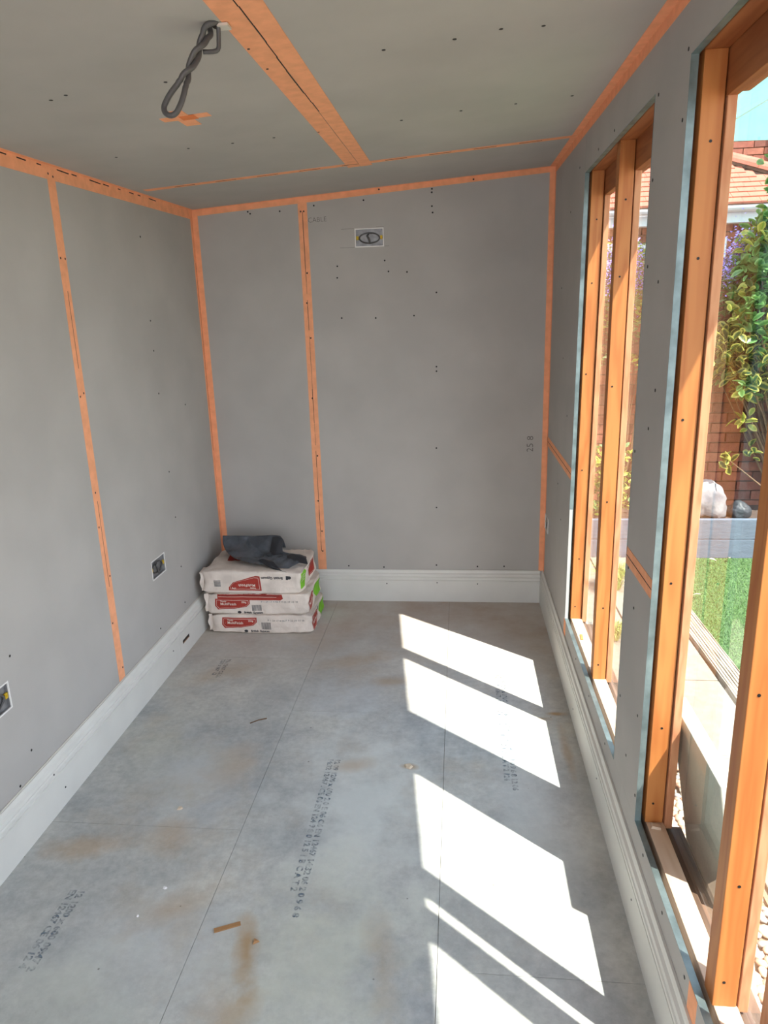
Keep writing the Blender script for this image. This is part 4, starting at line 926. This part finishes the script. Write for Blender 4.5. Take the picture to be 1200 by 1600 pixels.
# yellow-flowering plant in the planter, seen through the far window
yp = empty('yellow_border_plant', (1.02, 5.3, GZ + .262), 'bushy green and yellow plant on the planter seen through the far window', 'plant')
plant(yp, [((rv.uniform(.90, 1.22), 5.3 + rv.uniform(-.08, .1), rv.uniform(.15, .62)), rv.choice((0, 1, 1))) for _ in range(60)], [M_leafg, M_leafy], .05, .012, 0, rv, per=8, spread=.04, up=.9)
stems(yp, (1.03, 5.3, GZ + .262), [(rv.uniform(.92, 1.2), 5.3, rv.uniform(.3, .6)) for _ in range(9)], .004, rv)
def tuft(x, y, r, h, n, label, m=M_straw):
    mb = MB()
    for i in range(n):
        a = rv.uniform(0, 6.28); q = rv.uniform(0, r * .35); bx_, by_ = x + q * math.cos(a), y + q * math.sin(a); l = rv.uniform(.5, 1) * h; o = rv.uniform(.3, 1) * r
        P = [Vector((bx_, by_, GZ)), Vector((bx_ + o * .4 * math.cos(a), by_ + o * .4 * math.sin(a), GZ + l * .75)), Vector((bx_ + o * math.cos(a), by_ + o * math.sin(a), GZ + l * rv.uniform(.6, 1)))]
        w_ = Vector((-math.sin(a), math.cos(a), 0)) * .0025; b = len(mb.v); mb.v += [tuple(P[0] - w_), tuple(P[0] + w_), tuple(P[1] - w_ * .8), tuple(P[1] + w_ * .8), tuple(P[2])]; mb.f += [(b, b + 1, b + 3, b + 2), (b + 2, b + 3, b + 4)]; mb.m += [0, 0]
    tag(mb.build('grass_tuft', m, fix=False), label, 'grass')
tuft(.98, 4.45, .16, .22, 420, 'larger straw and green grass tuft behind the far window mullion')
tuft(.84, 3.70, .10, .12, 220, 'small grass tuft on the path below the larger one')
for i, (x, y, l) in enumerate(((1.75, 4.95, 'dry pale leaf at the foot of the planter, leftmost on the lawn'), (1.89, 4.97, 'dry pale leaf at the foot of the planter, right of the other'), (1.48, 4.28, 'dry leaf lying mid-lawn by the edge board'), (1.62, 3.75, 'dry leaf nearest the camera on the lawn'))):
    me = leaf_mesh('dry_leaf', .05, .012, M_chip, .3); o = link('dry_leaf', me); o.location = (x, y, GZ + .034); o.rotation_euler = (.1, .05, i * 1.3)
    tag(o, l, 'leaf', 'dry leaves on the lawn')

# house beyond -----------------------------------------------------------
hs = empty('neighbour_house', (2.2, 8.1, GZ), 'red brick house with orange clay tiled roof and white gutter behind the garden wall', 'house')
EY, EZ, PT = 7.95, 2.56, math.radians(35)
MB().box(.3, 7.0, 8.10, 8.3, GZ - .03, 2.40).build('wall', M_mort, hs)
brickwall(hs, .3, 7.0, 8.099, 1.275, 2.40, lambda x, z: False, seed=4)
MB().box(.28, 7.02, 7.92, 7.95, 2.395, 2.49).build('fascia_board', M_upvc, hs)
MB().box(.28, 7.02, 7.95, 8.10, 2.395, 2.405).build('soffit', M_upvc, hs)
mb = MB(); gp = [(7.80 + .06 - .06 * math.cos(t), 2.54 - .055 * math.sin(t)) for t in [math.pi * k / 8 for k in range(9)]]; gi = [(7.86 - .054 * math.cos(t), 2.54 - .049 * math.sin(t)) for t in [math.pi * k / 8 for k in range(8, -1, -1)]]
wallprism_pts = gp + gi; n_ = len(wallprism_pts)
mb.add([(x, a, z) for x in (.28, 7.02) for (a, z) in wallprism_pts], [(i, n_ + i, n_ + (i + 1) % n_, (i + 1) % n_) for i in range(n_)])
mb.build('gutter', M_upvc, hs)
def win(x0, x1, z0, z1, y=8.062, bars=()):
    t_ = .05; mb_ = MB().box(x0, x1, y, y + .03, z0, z0 + t_).box(x0, x1, y, y + .03, z1 - t_, z1).box(x0, x0 + t_, y, y + .03, z0 + t_, z1 - t_).box(x1 - t_, x1, y, y + .03, z0 + t_, z1 - t_)
    for b_ in bars: mb_.box(b_ - .02, b_ + .02, y, y + .03, z0 + t_, z1 - t_)
    f_ = mb_.build('window_frame', M_upvc, hs); MB().box(x0 + .04, x1 - .04, y + .02, y + .026, z0 + .04, z1 - .04).build('pane', M_glassd, f_)
win(2.50, 2.72, 1.5, 2.27); win(1.50, 2.32, 1.3, 2.24, bars=(1.8, 2.05))
# tiled roof: individual plain tiles in courses
ct, st_ = math.cos(PT), math.sin(PT)
def rpos(x, s, h=0): return (x, 7.88 + s * ct - h * st_, EZ + s * st_ + h * ct)
RT = 1.12   # slope length
MB().prism([rpos(.3, 0, -.02), rpos(3.9, 0, -.02), rpos(2.55, RT, -.02), rpos(.3, RT, -.02), rpos(.3, 0, 0), rpos(3.9, 0, 0), rpos(2.55, RT, 0), rpos(.3, RT, 0)]).build('roof_deck', M_mort, hs)
tm = MB().box(-.081, .081, 0, .16, 0, .020).mesh('roof_tile', M_tile); rt = random.Random(9); stt = MB()
for r_ in range(11):
    s0 = r_ * .1; xm = 3.9 - (3.9 - 2.55) * (s0 + .1) / RT
    x = .3 + .083 + (.0825 if r_ % 2 else 0)
    while x + .08 < xm:
        M = Matrix.Translation(rpos(x, s0 - .02, .014 + rt.uniform(0, .002))) @ Matrix.Rotation(PT - .10, 4, 'X')
        if 1.45 < x < 3.7:
            o = bpy.data.objects.new('roof_tile', tm); COL.objects.link(o); o.parent = hs; o.matrix_parent_inverse = hs.matrix_basis.inverted(); o.matrix_basis = M
        else: stt.add([M @ v.co for v in tm.vertices], [tuple(p_.vertices) for p_ in tm.polygons])
        x += .165
stt.build('distant_tiles', M_tile, hs, fix=False)['kind'] = 'stuff'
# hip and ridge tiles on a mortar bed
def halfpipe(p, q, r, m, name, par, lap=0):
    p, q = Vector(p), Vector(q); d = (q - p).normalized(); u = d.cross(Vector((0, 0, 1))).normalized(); w_ = u.cross(d); mb_ = MB(); n__ = 8; R1 = r; R2 = r * .9
    V = []
    for (c_, ra) in ((p, R1), (q, R1 * .9)):
        for rr in (ra, ra - .014): V += [c_ + u * math.cos(math.pi * k / n__) * rr + w_ * math.sin(math.pi * k / n__) * rr for k in range(n__ + 1)]
    N_ = n__ + 1; Fc = []
    for k in range(n__): Fc += [(k, k + 1, 2 * N_ + k + 1, 2 * N_ + k), (N_ + k, 3 * N_ + k, 3 * N_ + k + 1, N_ + k + 1), (k, N_ + k, N_ + k + 1, k + 1), (2 * N_ + k, 2 * N_ + k + 1, 3 * N_ + k + 1, 3 * N_ + k)]
    Fc += [(0, 2 * N_, 3 * N_, N_), (n__, N_ + n__, 3 * N_ + n__, 2 * N_ + n__)]
    return mb_.add(V, Fc).build(name, m, par)
Hp, Hq = Vector(rpos(2.55, RT, .02)), Vector(rpos(3.92, -.02, .02))
L_ = (Hq - Hp).length; nh = 5
MB().tube([Hp, Hq], .045, 6).build('mortar_bed', M_mort, hs)
for i in range(nh): a, b = i / nh, (i + 1.12) / nh; halfpipe(Hq.lerp(Hp, min(1, a)), Hq.lerp(Hp, min(1.02, b)), .085 + .006 * (i % 2), M_tile, 'hip_tile', hs)
for i in range(7): halfpipe((2.55 - i * .32, Hp.y, Hp.z), (2.55 - (i + 1.08) * .32, Hp.y, Hp.z), .07, M_tile, 'ridge_tile', hs)
# upper storey brick wall with white window
MB().box(2.62, 7.0, 9.2, 9.4, 2.4, 6.0).build('upper_wall', M_mort, hs)
brickwall(hs, 2.62, 7.0, 9.199, 2.70, 4.2, lambda x, z: (2.7 < x < 3.9) and 2.9 < z < 3.75, seed=6)
win(3.46, 4.4, 2.75, 3.9, 9.13, (3.95,))

# turquoise parasol
pa = empty('parasol', (3.3, 6.35, GZ), 'large turquoise canvas parasol open above the garden behind the wall', 'parasol')
c4 = [(2.08, 7.18, 3.0), (4.5, 7.18, 3.06), (4.5, 4.6, 3.02), (1.62, 4.7, 2.98)]; top = (3.3, 6.0, 3.62)
mb = MB()
for i in range(4):
    a, b = Vector(c4[i]), Vector(c4[(i + 1) % 4]); T_ = Vector(top); n = 8; V = []
    for j in range(n + 1):
        for k in range(n + 1): 
            e_ = a.lerp(b, k / n); p = e_.lerp(T_, j / n); p.z -= .04 * math.sin(math.pi * k / n) * (1 - j / n); V.append(p)
    mb.add(V, [(j * (n + 1) + k, j * (n + 1) + k + 1, (j + 1) * (n + 1) + k + 1, (j + 1) * (n + 1) + k) for j in range(n) for k in range(n)])
mb.build('canopy', M_teal, pa, smooth=True, fix=False)
MB().tube([(3.3, 6.0, GZ - .02), (3.3, 6.0, 3.6)], .022, 10).build('pole', M_white, pa)
for q in c4: MB().tube([top, Vector(q) + Vector((0, 0, -.01))], .008, 6).build('rib', M_white, pa)
MB().tube([(3.3, 6.0, GZ - .03), (3.3, 6.0, GZ + .05)], [.25, .22], 20).build('base', M_conc, pa)
